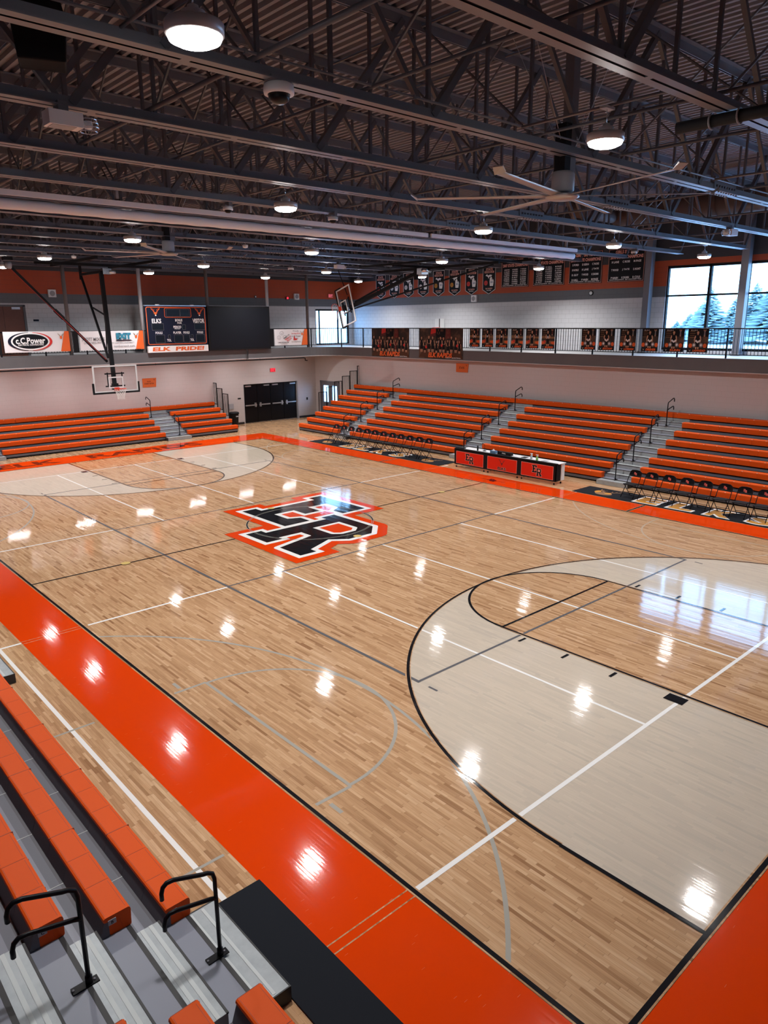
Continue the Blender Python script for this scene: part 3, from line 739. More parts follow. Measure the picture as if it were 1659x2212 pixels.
# end bank under the scoreboard
secE = [(-12.5, -5.0), (-3.54, 3.87), (5.10, 7.95)]; aiE = [(-5.0, -3.54), (3.87, 5.10)]
bank('bleacher_bank', 'five-row orange bleacher bank beneath the scoreboard on the end wall', lambda s, t, z: (s, 17.17+t, z), 5, .585, .385, .259, secE, aiE, [(4.62, 0), (4.0, 3)], True, (0, 1, 0), (1, 0, 0), (None, (2, .12, (-.1, .5))), (0, 17.17, 0))
# near bank below the camera
secN = [(-18.5, -12.27), (-11.04, -4.6), (-3.3, 8.0)]; aiN = [(-12.27, -11.04), (-4.6, -3.3)]
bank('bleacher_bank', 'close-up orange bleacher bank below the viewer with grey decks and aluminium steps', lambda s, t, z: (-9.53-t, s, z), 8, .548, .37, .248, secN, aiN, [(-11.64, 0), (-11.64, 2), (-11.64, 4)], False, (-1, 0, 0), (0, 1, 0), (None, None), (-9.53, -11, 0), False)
# row letter plates on the cut ends of the near benches, hardware marks
for k, ch in enumerate('ABC'):
    x = -9.53-.548*k; z = .37+.248*k
    mb = Part(); mb.box(x-.205, x-.135, -11.047, -11.038, z-.085, z-.035, 'grey_box'); sh = Sheet(mb, (x-.17, -11.047, z-.06), (1, 0, 0), (0, 0, 1), (0, -1, 0), .001); sh.text(ch, 0, 0, .03, 'black_metal', 1)
    bk = [o for o in bpy.data.objects if o.name.startswith('bleacher_bank') and o.type == 'EMPTY' and abs(o.location.x+9.53) < .01][0]
    mb.build('row_plate', bk)

# ---- black runner mats
def mat_runner(x0, x1, y0, y1, label, letters, heads):
    mb = MB(); mb.box(x0, x1, y0, y1, .009, .018, 'carpet_black')
    sh = Sheet(mb, (x0, y1, .018), (0, -1, 0), (1, 0, 0), (0, 0, 1), .0012); L = y1-y0; Wd = x1-x0
    for ch, c in letters:
        sh.text(ch, c, Wd*.50, Wd*.86, 'print_white', 1, .86, .09); sh.text(ch, c, Wd*.50, Wd*.74, 'print_gold', 2, .72, .05)
    for c in heads:
        elk_head(sh, c, Wd*.45, .5, 'print_tan', 1); sh.oval(c, Wd*.35, .30, .2, 'print_tan', 1); sh.oval(c+.1, Wd*.45, .12, .1, 'print_gold', 2); sh.oval(c-.3, Wd*.5, .1, .16, 'print_gold', 2)
    return solo(mb, 'floor_runner', label, 'mat', 'black floor runners')
mat_runner(8.78, 9.86, 3.3, 12.0, 'black runner with gold letters under the row of twelve folding chairs', (('E', 2.6), ('L', 3.6), ('K', 4.75), ('S', 5.9)), (.95, 7.7))
mat_runner(8.78, 9.86, -12.6, -2.95, 'black runner with gold letters beside the scorer table under folding chairs', (('E', 2.55), ('L', 3.65), ('K', 4.8), ('S', 5.95)), (.95, 8.0))
mb = MB(); mb.box(-9.26, -8.72, -15.8, -10.94, .009, .02, 'carpet_black'); solo(mb, 'floor_runner', 'plain black carpet runner at the foot of the near aisle steps', 'mat', 'black floor runners', .004)

# ---- folding chairs
def folding_chair():
    t = thing('folding_chair', '', 'chair')
    # front (-x) faces the court; origin on the floor at chair centre
    zt = .455
    p = MB(); p.add([(-.20, -.19, zt), (.17, -.19, zt-.012), (.17, .19, zt-.012), (-.20, .19, zt), (-.21, -.19, zt-.03), (.17, -.19, zt-.04), (.17, .19, zt-.04), (-.21, .19, zt-.03)], [(0, 1, 2, 3), (7, 6, 5, 4), (4, 5, 1, 0), (5, 6, 2, 1), (6, 7, 3, 2), (7, 4, 0, 3)], 'black_matte'); p.build('seat', t, .01)
    p = MB()
    for s in (-1, 1):   # long frame: front foot up to the back
        p.tube([(-.24, s*.215, .01), (.05, s*.21, .42), (.20, s*.205, .72), (.225, s*.19, .80)] + ([(.23, s*.13, .845)]), .0115, 'black_metal', 6)
    p.tube([(.23, -.13, .845), (.232, 0, .855), (.23, .13, .845)], .0115, 'black_metal', 6)
    p.tube([(-.17, -.21, .11), (-.17, .21, .11)], .008, 'black_metal', 5); p.tube([(-.13, -.21, .17), (-.13, .21, .17)], .008, 'black_metal', 5)
    p.build('frame', t)
    for s in (-1, 1):
        p = MB(); p.tube([(.26, s*.195, .01), (-.12, s*.195, .43)], .0105, 'black_metal', 6); p.lathe([(.016, 0), (.016, .03)], (.26, s*.195, 0), 'black_matte', 8); p.build('leg', t)
    p = MB(); p.tube([(.20, -.195, .075), (.20, .195, .075)], .008, 'black_metal', 5); p.tube([(.15, -.195, .14), (.15, .195, .14)], .008, 'black_metal', 5); p.build('stretcher', t)
    p = MB(); vs = []; N = 8
    for zz, xx in ((.645, .165), (.70, .188), (.80, .212), (.845, .222)):
        for j in range(N+1):
            y = -.19+.38*j/N; c = .018*(1-(y/.19)**2)
            yy = y if zz < .82 else y*.72
            vs.append((xx+c, yy, zz))
    k = len(vs); vs += [(a+.014, b, c) for a, b, c in vs]
    fs = []
    for i in range(3):
        for j in range(N):
            a = i*(N+1)+j; fs += [(a, a+1, a+N+2, a+N+1), (k+a+N+1, k+a+N+2, k+a+1, k+a)]
    per = [j for j in range(N+1)] + [i*(N+1)+N for i in range(1, 4)] + [3*(N+1)+j for j in range(N-1, -1, -1)] + [i*(N+1) for i in range(2, 0, -1)]
    for i in range(len(per)): a, b = per[i], per[(i+1) % len(per)]; fs.append((a, k+a, k+b, b))
    p.add(vs, fs, 'black_gloss'); bk = p.build('backrest', t)
    p = MB(); sh = Sheet(p, (.196, 0, .745), (0, -1, 0), (.2, 0, .98), (-1, 0, .15), .0012); er_logo(sh, 0, 0, .021, 'print_red', 'print_pink', None, 1); p.build('crest', bk)
    return t
ch0 = folding_chair(); first = True
for i in range(12):
    y = 4.57+.564*i
    lb = 'black folding chair in the row of twelve, %s from the scorer table' % ORD[i]
    if first: ch0.location = (9.33, y, .02); ch0['label'] = lb; ch0['group'] = 'folding chairs in the row of twelve'; first = False
    else: dup(ch0, (9.33+random.uniform(-.02, .02), y+random.uniform(-.015, .015), .02), random.uniform(-.04, .04), lb)
for i in range(9):
    y = -4.78-.577*i
    dup(ch0, (9.36+random.uniform(-.015, .015), y, .02), random.uniform(-.04, .04), 'black folding chair beside the open aisle steps, %s from the scorer table' % ORD[i], 'folding chairs on the window-end side of the table')

# ---- scorer's table
st = thing('scorer_table', 'long black scorer table with three red crest panels and white top', 'table', (9.35, .3, 0))
X0, X1, Y0, Y1 = 9.12, 9.62, -2.02, 2.76
p = Part(); p.box(X0, X0+.05, Y0, Y1, .12, .73, 'black_matte'); p.box(X0, X0+.30, Y0, Y0+.03, .12, .73, 'black_matte'); p.box(X0, X0+.30, Y1-.03, Y1, .12, .73, 'black_matte'); p.box(X0, X0+.12, Y0, Y1, .70, .755, 'black_matte'); p.build('cabinet', st, .006)
p = Part(); p.box(X0+.12, X1+.05, Y0-.04, Y1-.25, .725, .75, 'white_paint'); p.build('tabletop', st, .004)
p = Part(); p.box(X0+.32, X1, Y0-.02, Y0+.01, .13, .725, 'white_paint'); p.box(X0+.32, X1, Y1-.28, Y1-.25, .13, .725, 'white_paint'); p.build('end_panel', st)
PW = (Y1-Y0)/3
for i in range(3):
    a = Y0+PW*i+.10; b = Y0+PW*(i+1)-.10
    p = Part(); p.box(X0-.008, X0, a, b, .17, .655, 'table_red'); sh = Sheet(p, (X0-.008, (a+b)/2, .41), (0, -1, 0), (0, 0, 1), (-1, 0, 0), .001)
    hw = (b-a)/2; sh.frame(-hw, -.243, hw, .245, .012, 'print_pink', 1)
    if i == 1:
        elk_head(sh, 0, .03, .20, 'print_maroon', 1); sh.text('ELKS', 0, -.155, .115, 'print_pink', 1, .40, .08); sh.text('ELKS', 0, -.155, .105, 'print_black', 2, .385, .03)
    else: er_logo(sh, 0, 0, .088, 'print_black', 'print_pink', None, 1)
    p.build('display_panel', st)
for yy in (Y0+.08, Y0+PW-.1, Y0+PW+.1, Y0+2*PW-.1, Y0+2*PW+.1, Y1-.08):
    for xx in (X0+.04, X1-.06):
        p = Part(); p.tube([(xx, yy, .12), (xx, yy, .06)], .012, 'chrome', 6); p.tube([(xx-.012, yy, .03), (xx+.012, yy, .03)], .03, 'black_metal', 10); p.build('caster', st)
tz = .751
p = Part(); p.tube([(9.30, 1.72, tz), (9.30, 1.72, tz+.17)], .032, 'black_gloss', 12); p.tube([(9.30, 1.72, tz+.17), (9.30, 1.72, tz+.20)], .02, 'black_metal', 10); solo(p, 'drink_bottle', 'black drink bottle standing on the scorer table', 'bottle')
mc = thing('microphone', 'black gooseneck microphone on a round base on the scorer table', 'microphone', (9.42, 1.48, tz))
p = Part(); p.lathe([(.07, 0), (.075, .012), (.03, .025)], (9.42, 1.48, tz), 'black_metal', 16); p.build('base', mc)
p = Part(); p.tube([(9.42, 1.48, tz+.02), (9.42, 1.48, tz+.22), (9.40, 1.49, tz+.27), (9.36, 1.50, tz+.29)], .006, 'black_metal', 6); p.build('gooseneck', mc)
p = Part(); p.tube([(9.36, 1.50, tz+.29), (9.31, 1.51, tz+.30)], .016, 'black_matte', 8); p.build('head', mc)
tb = thing('tissue_box', 'blue tissue box with a white tissue on the scorer table', 'tissue box', (9.30, .92, tz))
p = Part(); p.box(9.22, 9.36, .80, 1.04, tz, tz+.10, 'tissue_blue'); p.build('box', tb, .004)
p = Part(); p.add([(9.27, .86, tz+.10), (9.27, .98, tz+.10), (9.31, .98, tz+.10), (9.31, .86, tz+.10), (9.28, .90, tz+.17), (9.30, .95, tz+.155)], [(0, 1, 5, 4), (2, 3, 4, 5), (1, 2, 5), (3, 0, 4), (3, 2, 1, 0)], 'white_paint'); p.build('tissue', tb)
p = Part(); p.box(9.24, 9.40, .08, .70, tz, tz+.11, 'black_matte'); sh = Sheet(p, (9.24, .39, tz+.06), (0, -1, 0), (0, 0, 1), (-1, 0, 0), .001); sh.text('POOL', 0, 0, .05, 'print_white', 1, .17, .05); solo(p, 'possession_indicator', 'low black box with white POOL lettering on the scorer table', 'indicator box')
def spray(x, y, m, label):
    t = thing('spray_bottle', label, 'spray bottle', (x, y, tz), 'spray bottles')
    p = Part(); p.lathe([(.040, 0), (.043, .02), (.043, .09), (.030, .13), (.014, .155), (.014, .175)], (x, y, tz), m, 14); p.build('bottle', t)
    p = Part(); p.box(x-.012, x+.012, y-.05, y+.03, tz+.18, tz+.21, 'white_plastic'); p.tube([(x, y, tz+.165), (x, y, tz+.185)], .018, 'white_plastic', 10); p.bar((x, y-.02, tz+.185), (x, y-.045, tz+.13), .012, .01, 'white_plastic'); p.bar((x, y+.03, tz+.2), (x, y+.06, tz+.2), .012, .018, 'white_plastic'); p.build('trigger_head', t)
spray(9.33, -.80, 'bottle_clear', 'clear spray bottle with white trigger on the scorer table')
spray(9.26, -1.10, 'bottle_green', 'spray bottle half full of green liquid on the scorer table')
p = Part(); p.box(9.30, 9.52, -.55, -.35, tz, tz+.012, 'black_matte'); solo(p, 'clipboard', 'thin dark folder lying flat between box and spray bottles on scorer table', 'folder')
p = Part(); p.box(9.26, 9.46, -1.5, -1.28, tz, tz+.008, 'grey_box'); solo(p, 'paper_sheet', 'grey paper sheet lying near the open end of the scorer table', 'paper')
p = Part(); p.box(9.16, 9.34, 2.36, 2.72, tz+.006, tz+.03, 'black_matte'); solo(p, 'control_console', 'flat black console at the far end of the scorer table', 'console')

# ---- rubbish bin, wall signs, wall fittings
tb = thing('trash_can', 'black plastic rubbish bin beside the end bleachers and black doors', 'bin', (8.75, 18.9, 0))
p = Part(); p.lathe([(.19, 0), (.215, .02), (.26, .72), (.27, .73), (.27, .77)], (8.75, 18.9, 0), 'black_matte', 18); p.build('body', tb)
p = Part(); p.lathe([(.29, .74), (.295, .78), (.28, .83), (.22, .86)], (8.75, 18.9, 0), 'black_metal', 18); p.build('lid', tb)
p = Part(); p.box(8.72, 8.86, 18.63, 18.645, .60, .66, 'grey_box'); p.build('badge', tb)
def placard(o, ux, un, w, h, lines, label, slant=.12):
    mb = MB(); uy = (0, 0, 1); a = (-w/2, w/2)
    mb.prism([(-w/2, -h/2), (w/2-slant, -h/2), (w/2, h/2), (-w/2, h/2)], 'sign_orange', o, ux, uy, un, 0, .02)
    sh = Sheet(mb, Vector(o)+Vector(un)*.02, ux, uy, un, .001)
    for st_, cy, hh, ww in lines: sh.text(st_, -.03, cy, hh, 'print_black', 1, ww)
    elk_head(sh, w/2-.12, h/2-.1, .07, 'print_black', 1)
    return solo(mb, 'wall_sign', label, 'sign')
placard((4.42, 19.74, 2.66), (1, 0, 0), (0, -1, 0), .75, .45, (('ELKS', .06, .055, .2), ('STUDENT SECTION', -.05, .07, .5)), 'orange placard with dark lettering above the end bleachers', .04)
placard((15.04, 7.75, 3.40), (0, -1, 0), (-1, 0, 0), .80, .42, (('STATE', 0, .10, .34),), 'orange slanted placard under the second team banner', .05)
def exit_sign(o, ux, un, label, m='exit_red'):
    mb = MB(); sh_o = Vector(o); a = Vector(ux); nn_ = Vector(un)
    mb.prism([(-.17, -.1), (.17, -.1), (.17, .1), (-.17, .1)], 'print_maroon', o, ux, (0, 0, 1), un, 0, .05)
    sh = Sheet(mb, sh_o+nn_*.05, ux, (0, 0, 1), un, .002); sh.text('EXIT', 0, 0, .13, m, 1, .27, .04)
    sh.frame(-.165, -.095, .165, .095, .012, m, 1)
    return solo(mb, 'exit_sign', label, 'exit sign')
exit_sign((11.95, 19.74, 2.95), (1, 0, 0), (0, -1, 0), 'glowing red exit sign above the black double doors')
exit_sign((16.45, 19.89, 7.16), (1, 0, 0), (0, -1, 0), 'pinkish lit exit sign on the orange band above the corner window', 'exit_pink')
def wall_speaker(o, ux, un, label):
    t = thing('wall_speaker', label, 'speaker', o, 'white wall speakers'); 
    p = Part(); p.prism([(-.17, -.17), (.17, -.17), (.17, .17), (-.17, .17)], 'white_plastic', o, ux, (0, 0, 1), un, 0, .12); p.build('housing', t, .01)
    p = Part(); oo = Vector(o)+Vector(un)*.121; sh = Sheet(p, oo, ux, (0, 0, 1), un, .002); sh.oval(0, 0, .12, .12, 'grey_box', 1)
    for r in (.03, .06, .09): sh.line([(r*math.cos(i*PI/10), r*math.sin(i*PI/10)) for i in range(20)], .006, 'print_grey', 2, True)
    p.build('grille', t)
wall_speaker((.12, 19.89, 6.98), (1, 0, 0), (0, -1, 0), 'white square wall speaker above the wooden double doors')
wall_speaker((13.9, 19.89, 7.07), (1, 0, 0), (0, -1, 0), 'white square wall speaker beside the red strobe')
wall_speaker((18.19, 9.8, 6.75), (0, -1, 0), (-1, 0, 0), 'white square wall speaker below the hanging pennants')
p = Part(); p.prism([(-.12, -.08), (.12, -.08), (.12, .08), (-.12, .08)], 'print_maroon', (13.28, 19.9, 6.98), (1, 0, 0), (0, 0, 1), (0, -1, 0), 0, .08); Sheet(p, (13.28, 19.82, 6.98), (1, 0, 0), (0, 0, 1), (0, -1, 0), .002).oval(0, 0, .06, .06, 'exit_red', 1); solo(p, 'fire_strobe', 'dark red fire strobe glowing on the orange band beside the video screen', 'alarm strobe')
def disc_thing(name, o, un, r, m1, m2, label, cat):
    p = MB(); a = Vector(un); p.tube([Vector(o), Vector(o)+a*.05], r, m1, 16); p.tube([Vector(o)+a*.05, Vector(o)+a*.06], r*.7, m2, 16); return solo(p, name, label, cat)
disc_thing('wall_horn', (11.13, 19.9, 7.02), (0, -1, 0), .07, 'black_metal', 'white_plastic', 'small round black horn above the blank video screen', 'alarm horn')
disc_thing('wall_clock', (18.2, 2.82, 6.80), (-1, 0, 0), .11, 'black_metal', 'white_paint', 'small round dark-rimmed dial on the grey band under the champion banners', 'clock')
def plate(name, x0, x1, y0, y1, z0, z1, m, label, cat): p = MB(); p.box(x0, x1, y0, y1, z0, z1, m); return solo(p, name, label, cat, None, .004)
plate('room_plate', 9.55, 9.75, 19.735, 19.75, 1.42, 1.50, 'black_matte', 'small black door plate beside the black doors', 'door plate')
plate('room_plate', -.82, -.58, 19.885, 19.9, 5.74, 5.82, 'print_navy', 'small dark plate beside the wooden balcony doors', 'door plate')
plate('bottle_filler', 8.95, 9.25, 19.70, 19.75, .9, 1.2, 'grey_box', 'small grey wall box above the rubbish bin', 'wall box')
plate('wall_outlet', 14.32, 14.42, 19.735, 19.75, 1.05, 1.2, 'black_matte', 'small black wall switch between black doors and corner', 'switch')
hp = thing('practice_board', 'small white practice backboard mounted on the upper side wall', 'backboard', (18.17, 12.3, 5.2))
p = Part(); p.box(18.14, 18.19, 11.95, 12.65, 5.15, 5.75, 'white_paint'); p.build('board', hp, .01)
p = Part(); p.tube([(17.86+.2*math.cos(a*PI/10), 12.3+.2*math.sin(a*PI/10), 5.28) for a in range(20)], .012, 'rim_orange', 5, True); p.bar((18.06, 12.3, 5.28), (18.14, 12.3, 5.28), .1, .02, 'rim_orange'); p.build('rim', hp)
p = Part(); p.box(18.12, 18.14, 12.28, 12.32, 5.3, 5.75, 'black_metal'); p.build('strut', hp)

# ================================================================== ROOF STEEL
JY = [-16.6, -14.3, -11.95, -9.22, -6.78, -4.37, -1.9, .42, 2.6, 4.83, 7.13, 9.5, 11.88, 14.2, 16.5, 18.7]
XBN = [-15.7+3.7*i for i in range(9)]     # bottom panel points
ZB, ZT = 8.08, 10.20
def joist():
    t = thing('roof_joist', '', 'roof joist', (0, 0, ZB))
    P0 = (0, 0, ZB)
    def pt(fn, nm):
        p = Part(); fn(p); return p.build(nm, t)
    def bot(p):
        for s in (-1, 1):
            p.box(-16.9, 16.9, min(s*.02, s*.135), max(s*.02, s*.135), ZB, ZB+.014, 'steel_dark'); p.box(-16.9, 16.9, min(s*.02, s*.034), max(s*.02, s*.034), ZB, ZB+.135, 'steel_dark')
        for i in range(-16, 17, 2): p.box(i-.05, i+.05, -.02, .02, ZB, ZB+.1, 'steel_dark')
    def top(p):
        for s in (-1, 1):
            p.box(-18.2, 18.1, min(s*.02, s*.14), max(s*.02, s*.14), 10.364, 10.378, 'steel_dark'); p.box(-18.2, 18.1, min(s*.02, s*.034), max(s*.02, s*.034), 10.22, 10.37, 'steel_dark')
    pt(bot, 'bottom_chord'); pt(top, 'top_chord')
    def splice(p):
        p.box(3.55, 4.45, -.15, .15, ZB-.012, ZB, 'steel_dark')
        for s in (-1, 1):
            p.box(3.5, 4.5, min(s*.036, s*.05), max(s*.036, s*.05), ZB+.012, ZB+.19, 'steel_dark')
            for i in range(8): p.tube([(3.6+i*.115, s*.05, ZB+.10), (3.6+i*.115, s*.075, ZB+.10)], .022, 'steel_web', 6); p.tube([(3.6+i*.115, s*.1, ZB-.03), (3.6+i*.115, s*.1, ZB)], .02, 'steel_web', 6)
    pt(splice, 'splice_plate')
    me = {}
    def web(nm, x, dx, w):
        key = (round(dx, 2), w)
        if key not in me:
            m = MB(); m.bar((0, 0, .06), (dx, 0, 10.3-ZB), w, w, 'steel_web', (0, 1, 0)); me[key] = m.build(nm, None); o = me[key]
        else: o = me[key].copy(); COL.objects.link(o)
        o.parent = t; o.location = (x, 0, 0)
    for xb in XBN:
        web('diagonal_strut', xb+.06, 1.79, .095); web('diagonal_strut', xb-.06, -1.79, .065)
        web('vertical_strut', xb, 0, .05)
    for xb in XBN[:-1]: web('vertical_strut', xb+1.14, 0, .045); web('vertical_strut', xb+2.12, 0, .045)
    web('diagonal_strut', 16.85, 1.2, .07)
    return t
j0 = joist()
CI = 7
for i, y in enumerate(JY):
    if i < CI: lb = 'deep grey open-web roof joist, %s on the camera side of the rolled divider curtain' % ('first' if CI-i == 1 else ORD[CI-i-1])
    elif i == CI: lb = 'deep grey open-web roof joist that carries the rolled white divider curtain'
    else: lb = 'deep grey open-web roof joist, %s beyond the rolled divider curtain' % ('first' if i-CI == 1 else ORD[i-CI-1])
    if i == 0: j0.location = (0, y, ZB); j0['label'] = lb; j0['group'] = 'open-web roof joists'
    else: dup(j0, (0, y, ZB), None, lb, 'open-web roof joists')
for k, x in enumerate((-10.9, -7.24, -5.68, -2.32, -.15, 4.75, 8.6, 12.4)):
    t = thing('bridging_line', 'thin steel bridging crossing the roof joists lengthwise, %s line from the near side wall' % ('first' if k == 0 else ORD[k]), 'roof bracing', (x, 0, ZB+.03), 'bridging lines through the joists')
    p = Part(); p.tube([(x, JY[0], ZB+.16), (x, JY[-1], ZB+.16)], .034 if k == 1 else .024, 'steel_web', 6); p.build('bottom_bridging', t)
    p = Part(); p.tube([(x, JY[0], 10.30), (x, JY[-1], 10.30)], .024, 'steel_web', 6); p.build('top_bridging', t)
    for i in range(len(JY)-1):
        if (i+k) % 2 == 0:
            p = Part(); p.tube([(x, JY[i]+.05, ZB+.15), (x+.03, JY[i+1]-.05, 10.28)], .021, 'steel_web', 5); p.tube([(x+.05, JY[i+1]-.05, ZB+.15), (x+.08, JY[i]+.05, 10.28)], .021, 'steel_web', 5); p.build('cross_brace', t)
# conduits strapped along joists
for k, (y, z, x0, x1, lb) in enumerate(((-9.37, 8.25, -18, 18, 'the nearest fully visible joist'), (-6.64, 8.25, -18, 18, 'the joist with the white battery box'), (-4.23, 8.24, -18, 10, 'the joist with the hanging lamp row'), (2.74, 8.24, -18, 14, 'the first joist past the curtain'), (7.27, 8.24, -18, 12, 'a joist deep in the hall'))):
    p = Part(); p.tube([(x0, y, z), (x1, y, z)], .016, 'steel_dark', 6)
    x = x0+1
    while x < x1: p.cbox((x, y, z), (.03, .05, .05), 'steel_dark'); x += 2.4
    solo(p, 'electrical_conduit', 'thin dark conduit strapped along %s' % lb, 'conduit', 'ceiling conduits')
# round duct near the window side
dt = thing('air_duct', 'large brown round air duct running lengthwise above the window side', 'duct', (14.3, -9, 8.95))
p = Part(); p.tube([(14.3, -19.5, 9.42), (14.3, -.6, 9.42)], .46, 'duct_brown', 24)
p.build('main_run', dt)
for i, y in enumerate((-17, -14.5, -12, -9.5, -7, -4.5, -2)):
    p = Part(); p.tube([(14.3, y, 9.42), (14.3, y+.05, 9.42)], .475, 'duct_brown', 24); p.build('joint_collar', dt)
p = Part(); p.tube([(14.3, -.6, 9.42), (11.5, -.6, 9.42)], .3, 'duct_brown', 20); p.build('branch', dt)
# divider curtain rolled up under the middle joist
dc = thing('divider_curtain', 'long white divider curtain rolled up under the middle joist across the hall', 'divider curtain', (0, .5, 7.9))
p = Part(); rr = []
nseg = 160
for i in range(nseg+1):
    x = -18+31.15*i/nseg; r = .105+.007*math.sin(i*1.7)+.005*random.random(); rr.append([(x, .5+r*math.cos(2*PI*j/12), 7.97+r*math.sin(2*PI*j/12)) for j in range(12)])
vs = [v for R in rr for v in R]; fs = [(i*12+j, i*12+(j+1) % 12, (i+1)*12+(j+1) % 12, (i+1)*12+j) for i in range(nseg) for j in range(12)]
p.add(vs, fs+[tuple(range(11, -1, -1)), tuple(nseg*12+j for j in range(12))], 'offwhite_fabric', True); p.build('rolled_fabric', dc)
p = Part(); p.box(-18, 4.9, .14, .20, 8.09, 8.20, 'offwhite_fabric'); p.box(5.05, 12.9, .14, .20, 8.09, 8.20, 'offwhite_fabric'); p.build('header_strip', dc)
for i in range(9):
    x = -15+3.4*i; p = Part(); p.box(x-.03, x+.03, .13, .22, 8.2, 8.5, 'grey_box'); p.box(x-.03, x+.03, .13, .56, 8.2, 8.23, 'grey_box'); p.build('hanger', dc)

# ================================================================== LAMPS
def highbay():
    t = thing('high_bay_lamp', '', 'ceiling lamp', (0, 0, 7.72))
    p = Part(); p.lathe([(.205, 7.79), (.235, 7.80), (.238, 7.88), (.225, 7.895), (.10, 7.90)], (0, 0, 0), 'lamp_body', 28); p.build('housing', t)
    p = Part(); p.lathe([(.03, 7.725), (.15, 7.735), (.205, 7.76), (.222, 7.80), (.20, 7.812)], (0, 0, 0), 'lamp_lens', 28); p.build('lens', t)
    p = Part(); p.lathe([(.095, 7.90), (.095, 7.97), (.05, 7.985), (.045, 8.01)], (0, 0, 0), 'white_plastic', 16); p.build('driver', t)
    p = Part(); p.tube([(0, 0, 8.0), (0, 0, 8.10), (.02, 0, 8.13), (0, 0, 8.17), (-.02, 0, 8.13)], .008, 'chrome', 6); p.cbox((0, 0, 8.19), (.2, .1, .03), 'lamp_body'); p.tube([(0, -1.35, 8.215), (0, 1.35, 8.215)], .02, 'steel_dark', 6); p.build('hook_and_strut', t)
    return t
lp = highbay(); first = True
rows = [(-10.8, 'the lamp row nearest the viewer'), (-3.6, 'the second lamp row'), (3.7, 'the third lamp row'), (10.9, 'the fourth lamp row'), (15.9, 'the last lamp row before the scoreboard')]
cols = [(-8.7, 'first'), (-3.0, 'second'), (3.05, 'third'), (9.2, 'fourth'), (15.3, 'window-end')]
for y, rn in rows:
    for x, cn in cols:
        if x < -8 and y > 0 and y < 5: pass
        yy = y+.2 if x < -8 and y < -8 else y; xx = x+.05
        lb = 'glowing round high-bay lamp, %s in %s' % (cn, rn)
        if first: lp.location = (xx, yy, 7.72); lp['label'] = lb; lp['group'] = 'round high-bay lamps'; first = False
        else: dup(lp, (xx, yy, 7.72), None, lb, 'round high-bay lamps')
        area('lamp_light', (xx, yy, 7.715), .36, .36, LAMP_W, (1, .98, .96))
for i, x in enumerate((-6.1, -3.1, -.05, 2.9, 5.85, 8.85, 11.8)):
    p = Part(); p.box(x-.5, x+.5, 18.14, 18.26, 3.73, 3.80, 'white_plastic'); p.box(x-.46, x+.46, 18.15, 18.25, 3.715, 3.73, 'strip_lens')
    solo(p, 'strip_light', 'slim strip light tucked under the far balcony edge, %s along from the wooden doors side' % ('first' if i == 0 else ORD[i]), 'strip light', 'strip lights under the far balcony')
    area('strip_light_lamp', (x, 18.2, 3.705), .9, .09, STRIP_W, (1, .95, .92), shape='RECTANGLE')
for i, y in enumerate((-12, -7.5, -3, 1.5, 6, 10.5)):
    pass
p = MB(); p.tube([(-18.3, 17.92, 3.66), (12.9, 17.92, 3.66), (13.0, 17.92, 3.64), (13.0, 17.92, 3.52), (13.15, 17.92, 3.50)], .03, 'black_metal', 8); p.tube([(-18.3, 17.90, 3.74), (12.5, 17.90, 3.74)], .012, 'aluminium', 6)
for x in range(-17, 13, 3): p.tube([(x, 17.92, 3.62), (x, 17.95, 3.78)], .01, 'black_metal', 5)
solo(p, 'fire_pipe', 'black pipe running just below the far balcony edge beneath the scoreboard', 'pipe')

# ---- ceiling fans
def fan(hub, off, label):
    t = thing('ceiling_fan', label, 'ceiling fan', hub, 'large six-blade ceiling fans')
    hx, hy, hz = hub
    p = Part(); p.lathe([(.02, -.06), (.20, -.055), (.27, -.02), (.27, .01), (.12, .04)], hub, 'fan_blade', 24); p.build('hub', t)
    p = Part(); p.lathe([(.16, .06), (.18, .08), (.18, .32), (.16, .36)], hub, 'grey_box', 20); p.box(hx-.12, hx+.03, hy-.1, hy+.1, hz+.36, hz+1.05, 'black_matte'); p.build('motor', t)
    p = Part(); p.box(hx+.03, hx+.2, hy-.08, hy+.08, hz+.33, 10.36, 'steel_dark'); p.build('downrod', t)
    p = Part()
    for a, b in ((1.2, 0), (-1.2, 0), (0, 1.2), (0, -1.2)): p.tube([(hx+.1, hy, hz+.45), (hx+a, hy+b, 10.2)], .005, 'aluminium', 5)
    p.build('guy_wires', t)
    bm = None
    for i in range(6):
        if bm is None:
            m = MB(); st_ = 10
            vs = []
            for k in range(st_+1):
                r = .22+2.12*k/st_; c = .085-.012*k/st_; tw = .18-.08*k/st_
                vs += [(r, -c, -c*tw), (r, 0, .012), (r, c, c*tw), (r, 0, -.004)]
            fs = [(4*k+j, 4*k+(j+1) % 4, 4*k+4+(j+1) % 4, 4*k+4+j) for k in range(st_) for j in range(4)] + [(3, 2, 1, 0), tuple(4*st_+j for j in range(4))]
            m.add(vs, fs, 'fan_blade', True)
            m.add([(2.33, -.08, -.02), (2.33, .09, 0), (2.44, .09, .06), (2.43, -.06, .06), (2.34, -.08, -.005), (2.33, .09, .015), (2.42, .09, .075), (2.41, -.06, .08)], [(0, 1, 2, 3), (7, 6, 5, 4), (0, 4, 5, 1), (1, 5, 6, 2), (2, 6, 7, 3), (3, 7, 4, 0)], 'fan_blade')
            bm = m.build('blade'); o = bm
        else: o = bm.copy(); COL.objects.link(o)
        o.parent = t; o.rotation_euler = (0, 0, math.radians(off+60*i)); o.location = (0, 0, 0)
fan((-1.38, -9.08, 7.51), 14, 'huge six-blade ceiling fan hanging close to the viewer')
fan((-1.37, 4.81, 7.6), 48, 'huge six-blade ceiling fan hanging at the scoreboard half of the hall')

